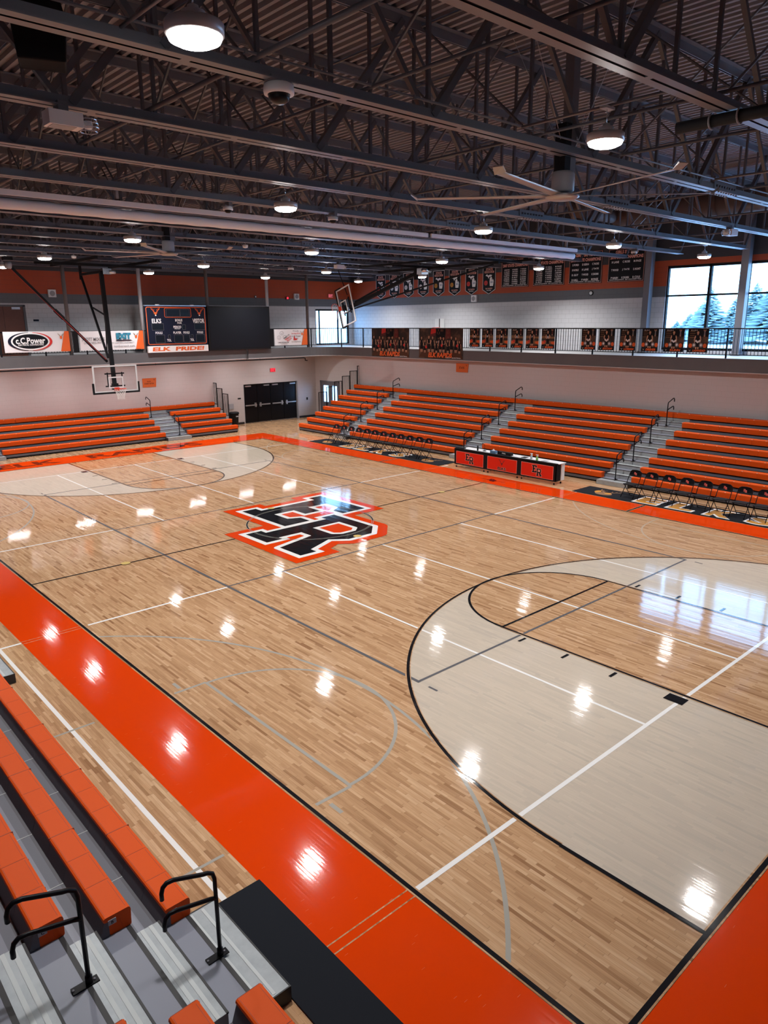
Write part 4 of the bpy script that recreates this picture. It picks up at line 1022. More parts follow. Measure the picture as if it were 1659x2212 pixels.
# ---- small ceiling gear
def dome_cam(c, s, label):
    t = thing('dome_camera', label, 'camera', c, 'dome cameras'); x, y, z = c
    p = Part(); p.lathe([(.13*s, 0), (.135*s, .02*s), (.13*s, .075*s), (.10*s, .09*s)], c, 'white_plastic', 24); p.cbox((x, y, z+.10*s), (.28*s, .2*s, .03*s), 'steel_dark'); p.box(x-.04, x+.04, y-.12, y+.12, z+.1*s, 8.12, 'steel_dark'); p.build('housing', t)
    p = Part(); p.lathe([(.01, -.075*s), (.05*s, -.07*s), (.085*s, -.045*s), (.10*s, 0)], c, 'black_gloss', 20); p.build('dome', t)
dome_cam((-6.90, -9.22, 7.97), 1.25, 'large white dome camera under the nearest joist')
dome_cam((-3.2, -1.8, 7.93), .8, 'small white dome camera under the joist before the curtain, nearer the left')
dome_cam((-.45, -1.95, 7.93), .9, 'small white dome camera under the joist before the curtain, mid hall')
dome_cam((8.0, 11.88, 7.9), 1.0, 'white dome camera near the corner above the blank video screen')
dome_cam((13.45, -1.9, 7.93), .8, 'small white dome camera below the champion banners')
def batt(c, label, lens=False, flip=1):
    t = thing('emergency_light', label, 'emergency light', c, 'boxed emergency lights'); x, y, z = c
    p = Part(); p.box(x-.2, x+.2, y-.12, y+.12, z-.08, z+.08, 'white_plastic'); p.box(x-.16, x+.12, y-.1, y+.1, z-.085, z-.08, 'grey_box'); p.box(x-.06, x+.06, y-.05, y+.12, z+.08, 8.13, 'steel_dark'); p.build('box', t, .006)
    p = Part(); cx = x+flip*.30
    for k, r in enumerate((.10, .12, .12, .10)): p.tube([(cx+r*math.cos(a*PI/8), y+r*math.sin(a*PI/8), z-.09+.045*k) for a in range(16)], .004, 'chrome', 5, True)
    for a in range(0, 16, 4): p.tube([(cx+.1*math.cos(a*PI/8), y+.1*math.sin(a*PI/8), z-.09), (cx+.12*math.cos(a*PI/8), y+.12*math.sin(a*PI/8), z), (cx+.1*math.cos(a*PI/8), y+.1*math.sin(a*PI/8), z+.06)], .004, 'chrome', 5)
    p.build('wire_guard', t)
    p = Part(); p.tube([(cx, y, z+.03), (cx, y, z-.05)], .05, 'white_paint', 10); p.build('lamp_head', t)
batt((-8.38, -6.85, 7.93), 'white box with coiled wire guard under the second joist')
batt((9.95, -6.85, 7.95), 'white box with wire guard under a joist above the big window', False, -1)
batt((8.8, 9.4, 7.92), 'white box under a far joist above the folded side hoop')
p = Part(); p.prism([(-.24, -.3), (.24, -.3), (.28, .12), (.24, .3), (-.24, .3), (-.28, .12)], 'black_matte', (-8.72, -7.35, 8.62), (.94, -.34, 0), (0, 0, 1), (.34, .94, 0), -.2, .2); p.box(-8.75, -8.69, -7.38, -7.32, 8.9, 10.3, 'black_metal'); solo(p, 'hanging_speaker', 'large black loudspeaker hung up among the nearest joists', 'loudspeaker', None, .02)
for k, (x, y, z, lb) in enumerate(((1.3, 4.83, 7.96, 'small white motion sensor under a joist in line with centre court'), (-1.6, 11.88, 7.96, 'small white motion sensor above the main hoop frame'))):
    p = Part(); p.lathe([(.03, -.05), (.08, -.03), (.09, .04), (.05, .06)], (x, y, z), 'white_plastic', 14); p.tube([(x, y, z+.05), (x, y, z+.2)], .01, 'chrome', 6); solo(p, 'motion_sensor', lb, 'sensor', 'ceiling motion sensors')

# ================================================================== HOOPS
def backboard(t, c, right, up, fwd):
    """regulation glass board centred at c; returns nothing, adds parts to t"""
    c, R_, U_, Fw = map(Vector, (c, right, up, fwd))
    def q(a, b, d): return c+R_*a+U_*b+Fw*d
    w, h, e = .915, .535, .055
    p = Part(); 
    for a0, a1, b0, b1 in ((-w, w, h-e, h), (-w, w, -h, -h+e), (-w, -w+e, -h+e, h-e), (w-e, w, -h+e, h-e)):
        vs = [q(a, b, d) for d in (-.02, .02) for a, b in ((a0, b0), (a1, b0), (a1, b1), (a0, b1))]
        p.add(vs, [(3, 2, 1, 0), (4, 5, 6, 7), (0, 1, 5, 4), (1, 2, 6, 5), (2, 3, 7, 6), (3, 0, 4, 7)], 'white_paint')
    fr_ = p.build('frame', t)
    p = Part(); p.add([q(a, b, 0) for a, b in ((-w+e, -h+e), (w-e, -h+e), (w-e, h-e), (-w+e, h-e))], [(0, 1, 2, 3)], 'board_glass'); p.build('glass', t)
    p = Part(); sh = Sheet(p, q(0, 0, .004), R_, U_, Fw, .001); sh.frame(-.305, -.38, .305, .08, .05, 'white_paint', 1); p.build('target_square', t)
    p = Part()
    for a0, a1, b0, b1 in ((-w-.05, w+.05, -h-.06, -h+.01), (-w-.055, -w+.006, -h, -h+.38), (w-.006, w+.055, -h, -h+.38)):
        vs = [q(a, b, d) for d in (-.04, .04) for a, b in ((a0, b0), (a1, b0), (a1, b1), (a0, b1))]
        p.add(vs, [(3, 2, 1, 0), (4, 5, 6, 7), (0, 1, 5, 4), (1, 2, 6, 5), (2, 3, 7, 6), (3, 0, 4, 7)], 'black_matte')
    p.build('edge_padding', t)
    ry = -h+.15; rc = .15+.2286
    p = Part(); p.tube([q(.2286*math.cos(i*PI/12), ry, rc+.2286*math.sin(i*PI/12)) for i in range(24)], .010, 'rim_orange', 6, True)
    vs = [q(a, b, d) for d in (.02, .05) for a, b in ((-.1, ry-.12), (.1, ry-.12), (.1, ry+.03), (-.1, ry+.03))]; p.add(vs, [(3, 2, 1, 0), (4, 5, 6, 7), (0, 1, 5, 4), (1, 2, 6, 5), (2, 3, 7, 6), (3, 0, 4, 7)], 'rim_orange')
    for s in (-1, 1): p.tube([q(s*.08, ry-.08, .04), q(s*.11, ry-.02, .16)], .012, 'rim_orange', 5)
    vs = [q(a, b, d) for b, d0, d1, wd in ((ry-.01, .04, .18, .1), ) for a, d in ((-wd, d0), (wd, d0), (wd, d1), (-wd, d1))]; p.add(vs, [(0, 1, 2, 3)], 'rim_orange')
    rim = p.build('rim', t)
    # net, hanging straight down from the rim
    p = Part(); dn = Vector((0, 0, -1)); N = 12; K = 6; ring = []
    for k in range(K+1):
        r = .2286*(1-.42*min(1, k/4.5))+(.01 if k == K else 0)
        ring.append([q(r*math.cos(2*PI*(i+.5*(k % 2))/N), ry, rc+r*math.sin(2*PI*(i+.5*(k % 2))/N))+dn*(.42*k/K) for i in range(N)])
    for k in range(K):
        for i in range(N):
            a = ring[k][i]; b1 = ring[k+1][i]; b2 = ring[k+1][(i-1) % N] if k % 2 == 0 else ring[k+1][(i+1) % N]
            p.tube([a, b1], .0045, 'net_white', 4); p.tube([a, b2], .0045, 'net_white', 4)
    p.build('net', rim)
    p = Part()
    for a in (-.3, .3): p.bar(q(a, -.3, -.06), q(a, .25, -.06), .04, .04, 'black_metal')
    for b in (-.3, .2): p.bar(q(-.4, b, -.08), q(.4, b, -.08), .05, .05, 'black_metal')
    vs = [q(a, b, d) for d in (-.22, -.04) for a, b in ((-.11, -.45), (.11, -.45), (.11, -.2), (-.11, -.2))]; p.add(vs, [(3, 2, 1, 0), (4, 5, 6, 7), (0, 1, 5, 4), (1, 2, 6, 5), (2, 3, 7, 6), (3, 0, 4, 7)], 'black_matte')
    p.build('mounting_frame', t)
hp = thing('basketball_hoop', 'ceiling-hung basketball hoop lowered in front of the end bleachers', 'basketball hoop', (0, 13.11, 2.9), 'ceiling-hung hoops')
backboard(hp, (0, 13.11, 3.435), (1, 0, 0), (0, 0, 1), (0, -1, 0))
p = Part(); p.bar((0.02, 13.32, 3.05), (.03, 13.60, 7.62), .14, .14, 'black_matte'); p.build('mast', hp)
p = Part(); p.bar((.0, 15.7, 7.58), (.0, 13.65, 4.25), .075, .075, 'black_matte'); p.bar((0, 13.6, 5.95), (0, 14.75, 6.25), .05, .05, 'black_matte'); p.bar((0, 13.55, 5.9), (0, 13.72, 4.5), .035, .035, 'black_matte'); p.build('rear_brace', hp)
p = Part(); p.bar((-3.34, 13.75, 7.75), (-.12, 13.5, 4.1), .085, .085, 'black_matte'); p.bar((-1.9, 13.68, 6.13), (-1.6, 13.66, 5.8), .13, .13, 'black_matte'); p.tube([(-3.3, 13.75, 7.6), (-.2, 13.4, 4.2)], .008, 'red_plastic', 5); p.build('side_brace', hp)
p = Part(); p.bar((0, 13.6, 7.6), (0, 15.75, 7.6), .09, .09, 'black_matte'); p.bar((0, 15.72, 7.4), (0, 15.72, 8.05), .09, .09, 'black_matte'); p.bar((-1.8, 13.6, 7.85), (2.6, 13.6, 7.85), .1, .1, 'black_matte'); p.bar((-1.8, 15.72, 8.0), (2.6, 15.72, 8.0), .08, .08, 'black_matte')
for x in (-.85, 1.6): p.bar((x, 11.7, 7.98), (x, 16.6, 7.98), .10, .10, 'black_matte')
p.build('ceiling_frame', hp)
p = Part(); p.tube([(-3.45, 13.75, 7.72), (-3.25, 13.75, 7.72)], .13, 'grey_box', 16); p.cbox((-3.35, 13.75, 7.95), (.3, .3, .12), 'black_matte'); p.build('winch_reel', hp)
p = Part(); p.cbox((.22, 13.55, 7.62), (.35, .22, .22), 'chrome'); p.tube([(.3, 13.45, 7.6), (.55, 13.45, 7.6)], .07, 'aluminium', 10); p.build('hoist_motor', hp)
hp = thing('basketball_hoop', 'side basketball hoop folded up sideways below the roof in front of the corner window', 'basketball hoop', (11.6, 12.42, 5.4), 'ceiling-hung hoops')
uu = Vector((0, -.955, .297)); rr_ = Vector((0, -.297, -.955))
backboard(hp, (11.6, 12.42, 6.37), rr_, uu, (-1, 0, 0))
p = Part(); p.bar((11.75, 12.3, 6.3), (11.8, 7.7, 7.66), .15, .15, 'black_matte'); p.bar((11.75, 11.9, 6.55), (11.8, 8.6, 7.62), .07, .07, 'black_matte'); p.build('mast', hp)
p = Part(); p.bar((11.75, 12.2, 6.2), (11.8, 3.3, 7.78), .06, .06, 'black_matte'); p.build('brace', hp)
p = Part(); p.tube([(11.8, 12.55, 6.9), (11.85, 13.3, 8.1)], .02, 'black_matte', 6); p.build('lift_cable', hp)
p = Part(); p.bar((11.8, 3.0, 7.85), (11.8, 10.2, 7.85), .1, .1, 'black_matte'); p.bar((10.4, 7.7, 7.95), (13.6, 7.7, 7.95), .1, .1, 'black_matte'); p.bar((10.4, 3.3, 7.95), (13.6, 3.3, 7.95), .08, .08, 'black_matte'); p.bar((10.4, 2.6, 8.0), (10.4, 9.9, 8.0), .08, .08, 'black_matte'); p.bar((13.4, 2.6, 8.0), (13.4, 9.9, 8.0), .08, .08, 'black_matte'); p.bar((11.8, 7.7, 7.4), (11.8, 7.7, 8.0), .14, .14, 'black_matte'); p.build('ceiling_frame', hp)
p = Part(); p.cbox((11.7, 7.2, 7.72), (.4, .3, .25), 'aluminium'); p.tube([(11.4, 6.9, 7.75), (11.9, 6.9, 7.75)], .08, 'chrome', 10); p.build('hoist_motor', hp)
p = Part(); p.tube([(-2.05, -11.3, 8.0), (-2.05, -15.6, 8.0)], .075, 'black_matte', 14)
for y in (-11.75, -12.1): p.tube([(-2.05+.09*math.cos(a), y, 8.0+.09*math.sin(a)) for a in [i*PI/8 for i in range(16)]], .012, 'grey_box', 5, True)
solo(p, 'hoop_pipe', 'thick black pipe clamped under the nearest big joist at the frame edge', 'pipe', None)

# ================================================================== SCOREBOARD AND BANNERS
def fabric_panel(mb, o, ux, w, h, m, un, wave=.012, thick=.004, seed=1):
    """hanging cloth or vinyl: o = top left corner, waves in depth"""
    o, ux, un = map(Vector, (o, ux, un)); rnd = random.Random(seed); ph = [rnd.random()*6 for _ in range(4)]; nx, nz = 24, 8
    def D(i, j): a, b = i/nx, j/nz; return wave*b*(math.sin(a*9+ph[0])+.6*math.sin(a*17+ph[1]+b*3))
    vs = []
    for side in (0, 1):
        vs += [o+ux*(w*i/nx)-Vector((0, 0, 1))*(h*j/nz)+un*(D(i, j)+(thick if side else 0)) for j in range(nz+1) for i in range(nx+1)]
    k = (nx+1)*(nz+1); fs = []
    for j in range(nz):
        for i in range(nx):
            a = j*(nx+1)+i; fs += [(a, a+1, a+nx+2, a+nx+1), (k+a+nx+1, k+a+nx+2, k+a+1, k+a)]
    mb.add(vs, fs, m, True)
SY = 17.78
sb = thing('scoreboard', 'navy basketball scoreboard with orange outline and white slogan strip below', 'scoreboard', (5.3, 17.9, 4.26))
X0, X1, Z0, Z1 = 3.62, 6.84, 4.56, 6.42
p = Part(); p.box(X0, X1, SY, SY+.14, Z0-.02, Z1, 'print_navy'); p.box(X0-.02, X1+.02, SY-.01, SY+.15, Z1, Z1+.03, 'aluminium'); p.build('cabinet', sb)
SX, SZ = X1-X0, Z1-Z0
p = Part(); sh = Sheet(p, (X0, SY, Z0), (1, 0, 0), (0, 0, 1), (0, -1, 0), .002)
def rr(x0, y0, x1, y1, r, w, m, l):
    pts = []
    for cx, cy, a in ((x1-r, y1-r, 0), (x0+r, y1-r, PI/2), (x0+r, y0+r, PI), (x1-r, y0+r, 1.5*PI)):
        pts += [(cx+r*math.cos(a+PI/2*i/5), cy+r*math.sin(a+PI/2*i/5)) for i in range(6)]
    sh.line(pts, w, m, l, True)
rr(.05, .06, SX-.08, SZ-.06, .08, .03, 'print_orange', 1); rr(.98, SZ-.53, 2.38, SZ-.10, .07, .022, 'print_orange', 1)
p.build('border_stripes', sb)
p = Part(); sh = Sheet(p, (X0, SY, Z0), (1, 0, 0), (0, 0, 1), (0, -1, 0), .002)
for st_, x, y, h, w in (('ELKS', .54, 1.16, .19, .48), ('VISITOR', 2.77, 1.16, .19, .64), ('BONUS', 1.70, 1.19, .11, .38), ('POSS', 1.73, 1.06, .075, .23), ('PERIOD', 1.60, .87, .105, .42), ('FOR PLAY', 1.60, .78, .04, .3), ('FOULS', .62, .60, .10, .36), ('PLAYER', 1.58, .60, .10, .43), ('FOULS', 2.07, .60, .10, .33), ('FOULS', 2.82, .60, .10, .33), ('TOL', 1.12, .24, .11, .22), ('TOL', 2.36, .24, .11, .20)):
    sh.text(st_, x, y, h*1.12, 'print_white', 1, w, .03)
p.build('lettering', sb)
for x0, y0, x1, y1 in ((.28, .72, .88, 1.04), (2.52, .72, 3.10, 1.04), (.42, .12, .90, .50), (2.58, .12, 3.06, .50), (1.40, .12, 1.86, .50), (1.90, .12, 2.22, .50), (1.08, .34, 1.20, .50), (2.30, .34, 2.42, .50), (1.86, .74, 2.04, .98), (1.06, SZ-.49, 1.78, SZ-.15), (1.80, SZ-.49, 2.30, SZ-.15)):
    p = Part(); p.box(X0+x0, X0+x1, SY-.012, SY, Z0+y0, Z0+y1, 'black_gloss'); sh = Sheet(p, (X0, SY-.012, Z0), (1, 0, 0), (0, 0, 1), (0, -1, 0), .001); sh.frame(x0, y0, x1, y1, .007, 'print_grey', 1); p.build('digit_display', sb)
for cx in (.52, 2.84):
    p = Part(); sh = Sheet(p, (X0, SY, Z0), (1, 0, 0), (0, 0, 1), (0, -1, 0), .002); elk_head(sh, cx, 1.52, .30, 'print_orange', 1); sh.oval(cx, 1.42, .035, .03, 'print_white', 3); sh.oval(cx-.07, 1.50, .02, .03, 'print_tan', 3); p.build('elk_emblem', sb)
p = Part(); p.box(X0, X1, SY-.01, SY+.12, 4.23, Z0-.02, 'print_white'); sh = Sheet(p, (X0, SY-.01, 4.23), (1, 0, 0), (0, 0, 1), (0, -1, 0), .002); sh.text('ELK  PRIDE!', SX/2, .16, .20, 'print_orange', 1, 2.75, .045, .2); p.build('slogan_panel', sb)
for x in (X0+.65, X1-.75): p = Part(); p.tube([(x-.1, SY+.03, Z1+.05), (x+.1, SY+.03, Z1+.05)], .03, 'white_plastic', 8); p.build('mount_bracket', sb)
vs_ = thing('video_screen', 'large blank black video screen hanging beside the scoreboard', 'video screen', (8.7, 17.9, 4.24))
p = Part(); p.box(6.90, 10.62, SY-.02, SY+.15, 4.24, 6.44, 'black_matte'); p.build('cabinet', vs_, .01)
m = mat('screen_face', (.008, .009, .013), .45, spec=.2); p = Part(); p.box(6.99, 10.54, SY-.028, SY-.02, 4.33, 6.36, 'screen_face'); p.build('display', vs_)
p = Part(); p.tube([(9.1, SY-.01, 4.24), (9.12, SY-.01, 3.8), (9.08, SY+.02, 3.7)], .012, 'black_metal', 6); p.tube([(9.18, SY-.01, 4.24), (9.16, SY-.01, 3.74)], .012, 'black_metal', 6); p.build('cable', vs_)
# sponsor banners on the far railing
BY = 17.99
def stripe(sh, w, h):
    sh.poly([(w-.42, 0), (w, 0), (w, h), (w-.19, h)], 'print_orange', 1)
    elk_head(sh, w-.36, h-.24, .17, 'print_tan', 2); sh.oval(w-.36, h-.27, .05, .07, 'print_orange', 3)
def banner(x0, x1, z0, z1, label, art, seed):
    t = thing('railing_banner', label, 'banner', ((x0+x1)/2, BY-.03, z0), 'sponsor banners on the far railing'); w, h = x1-x0, z1-z0
    p = Part(); fabric_panel(p, (x0, BY-.02, z1), (1, 0, 0), w, h, 'offwhite_fabric', (0, -1, 0), .006, .004, seed); p.build('vinyl', t)
    p = Part(); sh = Sheet(p, (x0, BY-.045, z0), (1, 0, 0), (0, 0, 1), (0, -1, 0), .002); stripe(sh, w, h); art(sh, w, h); p.build('printing', t)
def art_power(sh, w, h):
    sh.oval(1.02, h*.52, .86, .385, 'print_navy', 1, 40, PI/2, 1.5*PI); sh.oval(1.13, h*.52, .86, .385, 'print_red', 1, 40, -PI/2, PI/2)
    sh.oval(1.08, h*.52, .80, .37, 'print_white', 2, 40); sh.oval(1.08, h*.52, .73, .31, 'print_black', 3, 40)
    sh.text('c.C.Power', 1.08, h*.56, .27, 'print_white', 4, 1.22, .03); sh.text('ELECTRICAL CONTRACTING', 1.08, h*.36, .075, 'print_white', 4, 1.05, .03)
def art_exit(sh, w, h):
    sh.text('SCOTT MOORE', .62, h*.58, .15, 'print_grey', 1, 1.05, .01); sh.text('(231) 883-9077', .62, h*.38, .12, 'print_grey', 1, .9, .0)
    sh.text('EXIT', 2.05, h*.72, .29, 'print_teal', 1, .72, .08); sh.poly([(1.62, h*.47), (2.48, h*.47), (2.36, h*.52), (1.74, h*.52)], 'print_navy', 1)
    sh.text('EXIT NORTHERN SHORES REALTY', 2.0, h*.37, .06, 'print_grey', 1, 1.1, .01); sh.text('northernexit.com', 2.05, h*.20, .12, 'print_grey', 1, 1.0, .0)
def art_third(sh, w, h):
    for cx, cy in ((.28, .42), (.46, .66), (.66, .44)): sh.line([(cx+.12*math.cos(i*PI/6), cy+.10*math.sin(i*PI/6)) for i in range(12)], .014, 'print_grey', 1, True); sh.line([(cx-.05, cy), (cx, cy-.05), (cx+.06, cy+.02)], .012, 'print_grey', 1)
    sh.text('HOME OF THE', .78, .48, .07, 'print_black', 1, .42, .02, 0, .5); sh.text('FAMOUS', .88, .40, .08, 'print_red', 1, .42, .03, 0, .5); sh.text('PIZZA', .96, .31, .08, 'print_red', 1, .34, .03, 0, .5)
    sh.text('COMEDYSPIZZAELK.COM', .55, .16, .06, 'print_black', 1, .72, .02); sh.text('(231) 264-1234', .6, .07, .035, 'print_grey', 1, .4)
    for st_, y, m_ in (('Proudly', .76, 'print_grey'), ('Serving Slices', .63, 'print_red'), ('at all Home', .50, 'print_grey'), ('Games', .37, 'print_grey'), ('Sporting Events', .19, 'print_grey')): sh.text(st_, 1.42, y, .09, m_, 1, .62*min(1, len(st_)/11), .01)
    sh.poly([(1.24, .28), (1.48, .28), (1.48, .36), (1.34, .36), (1.34, .46), (1.27, .46)], 'print_red', 2)
banner(-2.72, .02, 4.42, 5.30, 'white sponsor banner with a black oval logo hung from the far railing', art_power, 1)
banner(.48, 3.50, 4.42, 5.28, 'white sponsor banner with blue lettering behind the hoop mast', art_exit, 2)
banner(11.02, 13.22, 4.38, 5.25, 'white sponsor banner between video screen and corner window', art_third, 3)
for x, lb in ((-2.95, 'dark cloth strip beside the oval-logo banner'), (.30, 'dark cloth strip between column and blue-lettered banner'), (10.86, 'dark cloth strip beside the video screen')):
    p = Part(); p.box(x-.12, x+.12, BY-.02, BY-.01, 4.34, 5.28, 'black_matte'); solo(p, 'dark_strip', lb, 'cloth strip')

# printed figures ------------------------------------------------------
def figure(sh, cx, y0, h, top, skin, l, arms=0, pose=0, number=None, hair='print_brown'):
    """simple printed athlete seen from the front: head, hair, neck, jersey, arms, shorts, legs"""
    u = h/7.5
    sh.poly([(cx-.75*u, y0+2.6*u), (cx+.75*u, y0+2.6*u), (cx+.62*u, y0+4.2*u), (cx+.95*u, y0+5.9*u), (cx+.35*u, y0+6.15*u), (cx-.35*u, y0+6.15*u), (cx-.95*u, y0+5.9*u), (cx-.62*u, y0+4.2*u)], top, l)
    sh.poly([(cx-.8*u, y0+1.3*u), (cx-.08*u, y0+1.3*u), (cx, y0+2.2*u), (cx+.08*u, y0+1.3*u), (cx+.8*u, y0+1.3*u), (cx+.72*u, y0+3.0*u), (cx-.72*u, y0+3.0*u)], top, l)
    for s in (-1, 1):
        sh.poly([(cx+s*.2*u, y0), (cx+s*.55*u, y0), (cx+s*.72*u, y0+1.4*u), (cx+s*.15*u, y0+1.4*u)], skin, l)
        if arms == 0: P = [(cx+s*.85*u, y0+5.9*u), (cx+s*1.25*u, y0+5.4*u), (cx+s*1.45*u, y0+4.1*u), (cx+s*1.15*u, y0+3.0*u), (cx+s*.95*u, y0+3.1*u), (cx+s*1.12*u, y0+4.2*u), (cx+s*.75*u, y0+5.2*u)]
        elif arms == 1: P = [(cx+s*.85*u, y0+5.9*u), (cx+s*1.25*u, y0+5.2*u), (cx+s*1.3*u, y0+4.3*u), (cx+s*.3*u, y0+3.7*u), (cx+s*.3*u, y0+4.05*u), (cx+s*.95*u, y0+4.5*u), (cx+s*.7*u, y0+5.2*u)]
        else: P = [(cx+s*.8*u, y0+5.6*u), (cx+s*1.35*u, y0+6.4*u), (cx+s*1.3*u, y0+7.6*u), (cx+s*1.05*u, y0+7.6*u), (cx+s*1.0*u, y0+6.6*u), (cx+s*.5*u, y0+6.05*u)]
        sh.poly(P, skin, l)
    sh.rect(cx-.2*u, y0+6.0*u, cx+.2*u, y0+6.5*u, skin, l+1)
    sh.oval(cx, y0+6.95*u, .52*u, .62*u, hair, l+1, 14); sh.oval(cx, y0+6.85*u, .40*u, .52*u, skin, l+2, 14)
    for s in (-1, 1): sh.oval(cx+s*.15*u, y0+6.92*u, .05*u, .04*u, 'print_black', l+3, 6)
    sh.rect(cx-.12*u, y0+6.58*u, cx+.12*u, y0+6.63*u, 'print_maroon', l+3)
    if number: sh.text(number, cx, y0+4.6*u, .9*u, 'print_white', l+1, None, .04)
FX = 14.86
def team_banner(y0, y1, z0, z1, label, seed):
    """y0 is the end away from the viewer"""
    t = thing('team_banner', label, 'banner', (FX, (y0+y1)/2, z0), 'team photo banners'); w, h = y0-y1, z1-z0
    p = Part(); fabric_panel(p, (FX-.03, y0, z1), (0, -1, 0), w, h, 'print_smoky', (-1, 0, 0), .006, .004, seed); p.build('cloth', t)
    rnd = random.Random(seed); p = Part(); sh = Sheet(p, (FX-.05, y0, z0), (0, -1, 0), (0, 0, 1), (-1, 0, 0), .0016)
    for x0_ in (.0, w*.72): sh.poly([(x0_, .05), (x0_+w*.28, .05), (x0_+w*.22, .42), (x0_+.1*w, .38)], 'print_brown', 1)
    sh.poly([(w*.28, h-.30), (w*.40, h-.22), (w*.40, h-.02), (w*.29, h-.03)], 'print_red', 1); sh.poly([(w*.25, h-.42), (w*.39, h-.36), (w*.39, h-.24), (w*.27, h-.31)], 'print_maroon', 1)
    sh.rect(w*.41, h-.62, w*.60, h-.04, 'print_black', 1); sh.poly([(w*.62, h-.52), (w*.74, h-.48), (w*.73, h-.03), (w*.63, h-.03)], 'print_maroon', 1)
    sh.poly([(w*.42, h-.70), (w*.60, h-.70), (w*.57, h-.60), (w*.45, h-.60)], 'print_grey', 2)
    for a in (.46, .54): figure(sh, w*a, h-.55, .50, 'print_black', 'print_skin_dark', 2, 2 if a > .5 else 1)
    figure(sh, w*.68, h-.48, .42, 'print_maroon', 'print_skin_dark', 2, 1)
    n = 11
    for k in range(n):
        x = w*(.07+.86*k/(n-1))+rnd.uniform(-.03, .03); low = (k % 3 == 1); hh = h*(.50+.05*rnd.random())-(.16 if low else 0)
        y_ = .30-(.03 if low else 0)
        figure(sh, x, y_, hh, ('print_black', 'print_maroon', 'print_black', 'print_grey')[rnd.randrange(4)] if k % 5 == 2 else 'print_black', 'print_skin', 4+(4 if low else 0), (0, 1, 1, 0, 0)[k % 5], 0, None, ('print_brown', 'print_tan', 'print_black')[rnd.randrange(3)])
        if k % 4 == 1: sh.oval(x+.1, y_+hh*.45, .07, .07, 'print_red', 13, 14)
    sh.text('ELK RAPIDS', w*.51, .17, .24, 'print_orange', 14, w*.54, .05, .2); sh.text('VARSITY BASKETBALL', w*.80, .055, .05, 'print_white', 14, w*.34, .02, .2)
    p.build('printing', t)
team_banner(14.22, 11.30, 3.79, 5.28, 'team photo banner with orange lettering, nearest the balcony corner', 5)
team_banner(10.55, 7.56, 3.81, 5.28, 'wider team photo banner with orange lettering, beside the single portraits', 9)
def poster(y0, y1, name, label, seed, cheer, FX=14.938):
    t = thing('player_poster', label, 'poster', (FX, (y0+y1)/2, 4.44), 'portrait posters on the side railing'); w, h = y0-y1, .86
    p = Part(); p.box(FX-.015, FX-.005, y1, y0, 4.42, 4.42+h, 'print_smoky'); p.build('sheet', t)
    rnd = random.Random(seed); p = Part(); sh = Sheet(p, (FX-.016, y0, 4.42), (0, -1, 0), (0, 0, 1), (-1, 0, 0), .0014)
    sh.rect(0, .0, w, .14, 'print_black', 1); sh.rect(0, .56, w, h, 'print_black', 1); sh.poly([(0, .20), (w, .20), (w, .32), (0, .34)], 'print_tan' if not cheer else 'print_brown', 1)
    if not cheer:
        for s in (0, 1): sh.poly([(s*w, .17), (s*w+(.5-s)*.36, .21), (s*w+(.5-s)*.36, .29), (s*w, .31)], 'print_orange', 2); sh.poly([(0, .44), (w, .42), (w, .50), (0, .53)], 'print_tan', 1)
    if cheer:
        for s in (-1, 1): sh.oval(w*.5+s*.27, .24, .07, .08, 'print_orange', 2, 12)
    for k in range(4): sh.rect(w*.08, h-.12-.07*k, w*(.30+.1*rnd.random()), h-.10-.07*k, 'print_tan', 2)
    sh.text('E L K S', w*.28, h-.07, .04, 'print_white', 2, w*.3)
    figure(sh, w*.80, h-.30, .26, 'print_grey' if cheer else 'print_maroon', 'print_skin', 2, 2)
    figure(sh, w*.48, .06, .70, 'print_black', 'print_skin', 4, rnd.randrange(2), 0, None if cheer else str(rnd.randrange(2, 33)), 'print_tan' if cheer else 'print_brown')
    if cheer:
        sh.poly([(w*.36, .40), (w*.5, .33), (w*.64, .40), (w*.6, .46), (w*.5, .40), (w*.4, .46)], 'print_white', 8)
        for s in (-1, 1): sh.oval(w*.5+s*.13, .26, .075, .085, 'print_grey', 8, 9); sh.oval(w*.5+s*.13, .26, .045, .05, 'print_white', 9, 5)
    else: sh.oval(w*.48-.16, .30, .055, .055, 'print_red', 8, 14)
    sh.rect(0, 0, w, .12, 'print_black', 10)
    elk_head(sh, w*.14, .05, .05, 'print_white', 11)
    sh.text(name, w*.60, .065, .085, 'print_orange', 11, min(w*.62, .10*len(name)), .05, .2)
    p.build('printing', t)
PY = [(7.22, 6.60, 'REED', 'closest to the team banners'), (6.44, 5.78, 'SMITH', 'second from the team banners'), (5.62, 4.93, 'STANDFEST', 'third from the team banners'), (4.72, 4.07, 'GANCY', 'fourth from the team banners'), (3.90, 3.22, 'YOCOM', 'fifth from the team banners'), (3.06, 2.39, 'MILLERSON', 'last before the empty railing')]
for k, (a, b, nm, w_) in enumerate(PY): poster(a, b, nm, 'dark basketball player poster on the side railing, %s' % w_, 20+k, False)
CY = [(1.06, .40, 'BROWN', 'first after the empty railing'), (.23, -.47, 'BEAUCHAMP', 'second after the empty railing'), (-.72, -1.40, 'LOMAN', 'third after the empty railing'), (-1.66, -2.33, 'DREHER', 'fourth, before the charcoal column'), (-2.57, -3.35, 'KUHN', 'fifth, in front of the window'), (-3.50, -4.26, 'LAWHEAD', 'last, against the bright window')]
for k, (a, b, nm, w_) in enumerate(CY): poster(a, b, nm, 'dark cheerleader poster with pompoms on the side railing, %s' % w_, 40+k, True)

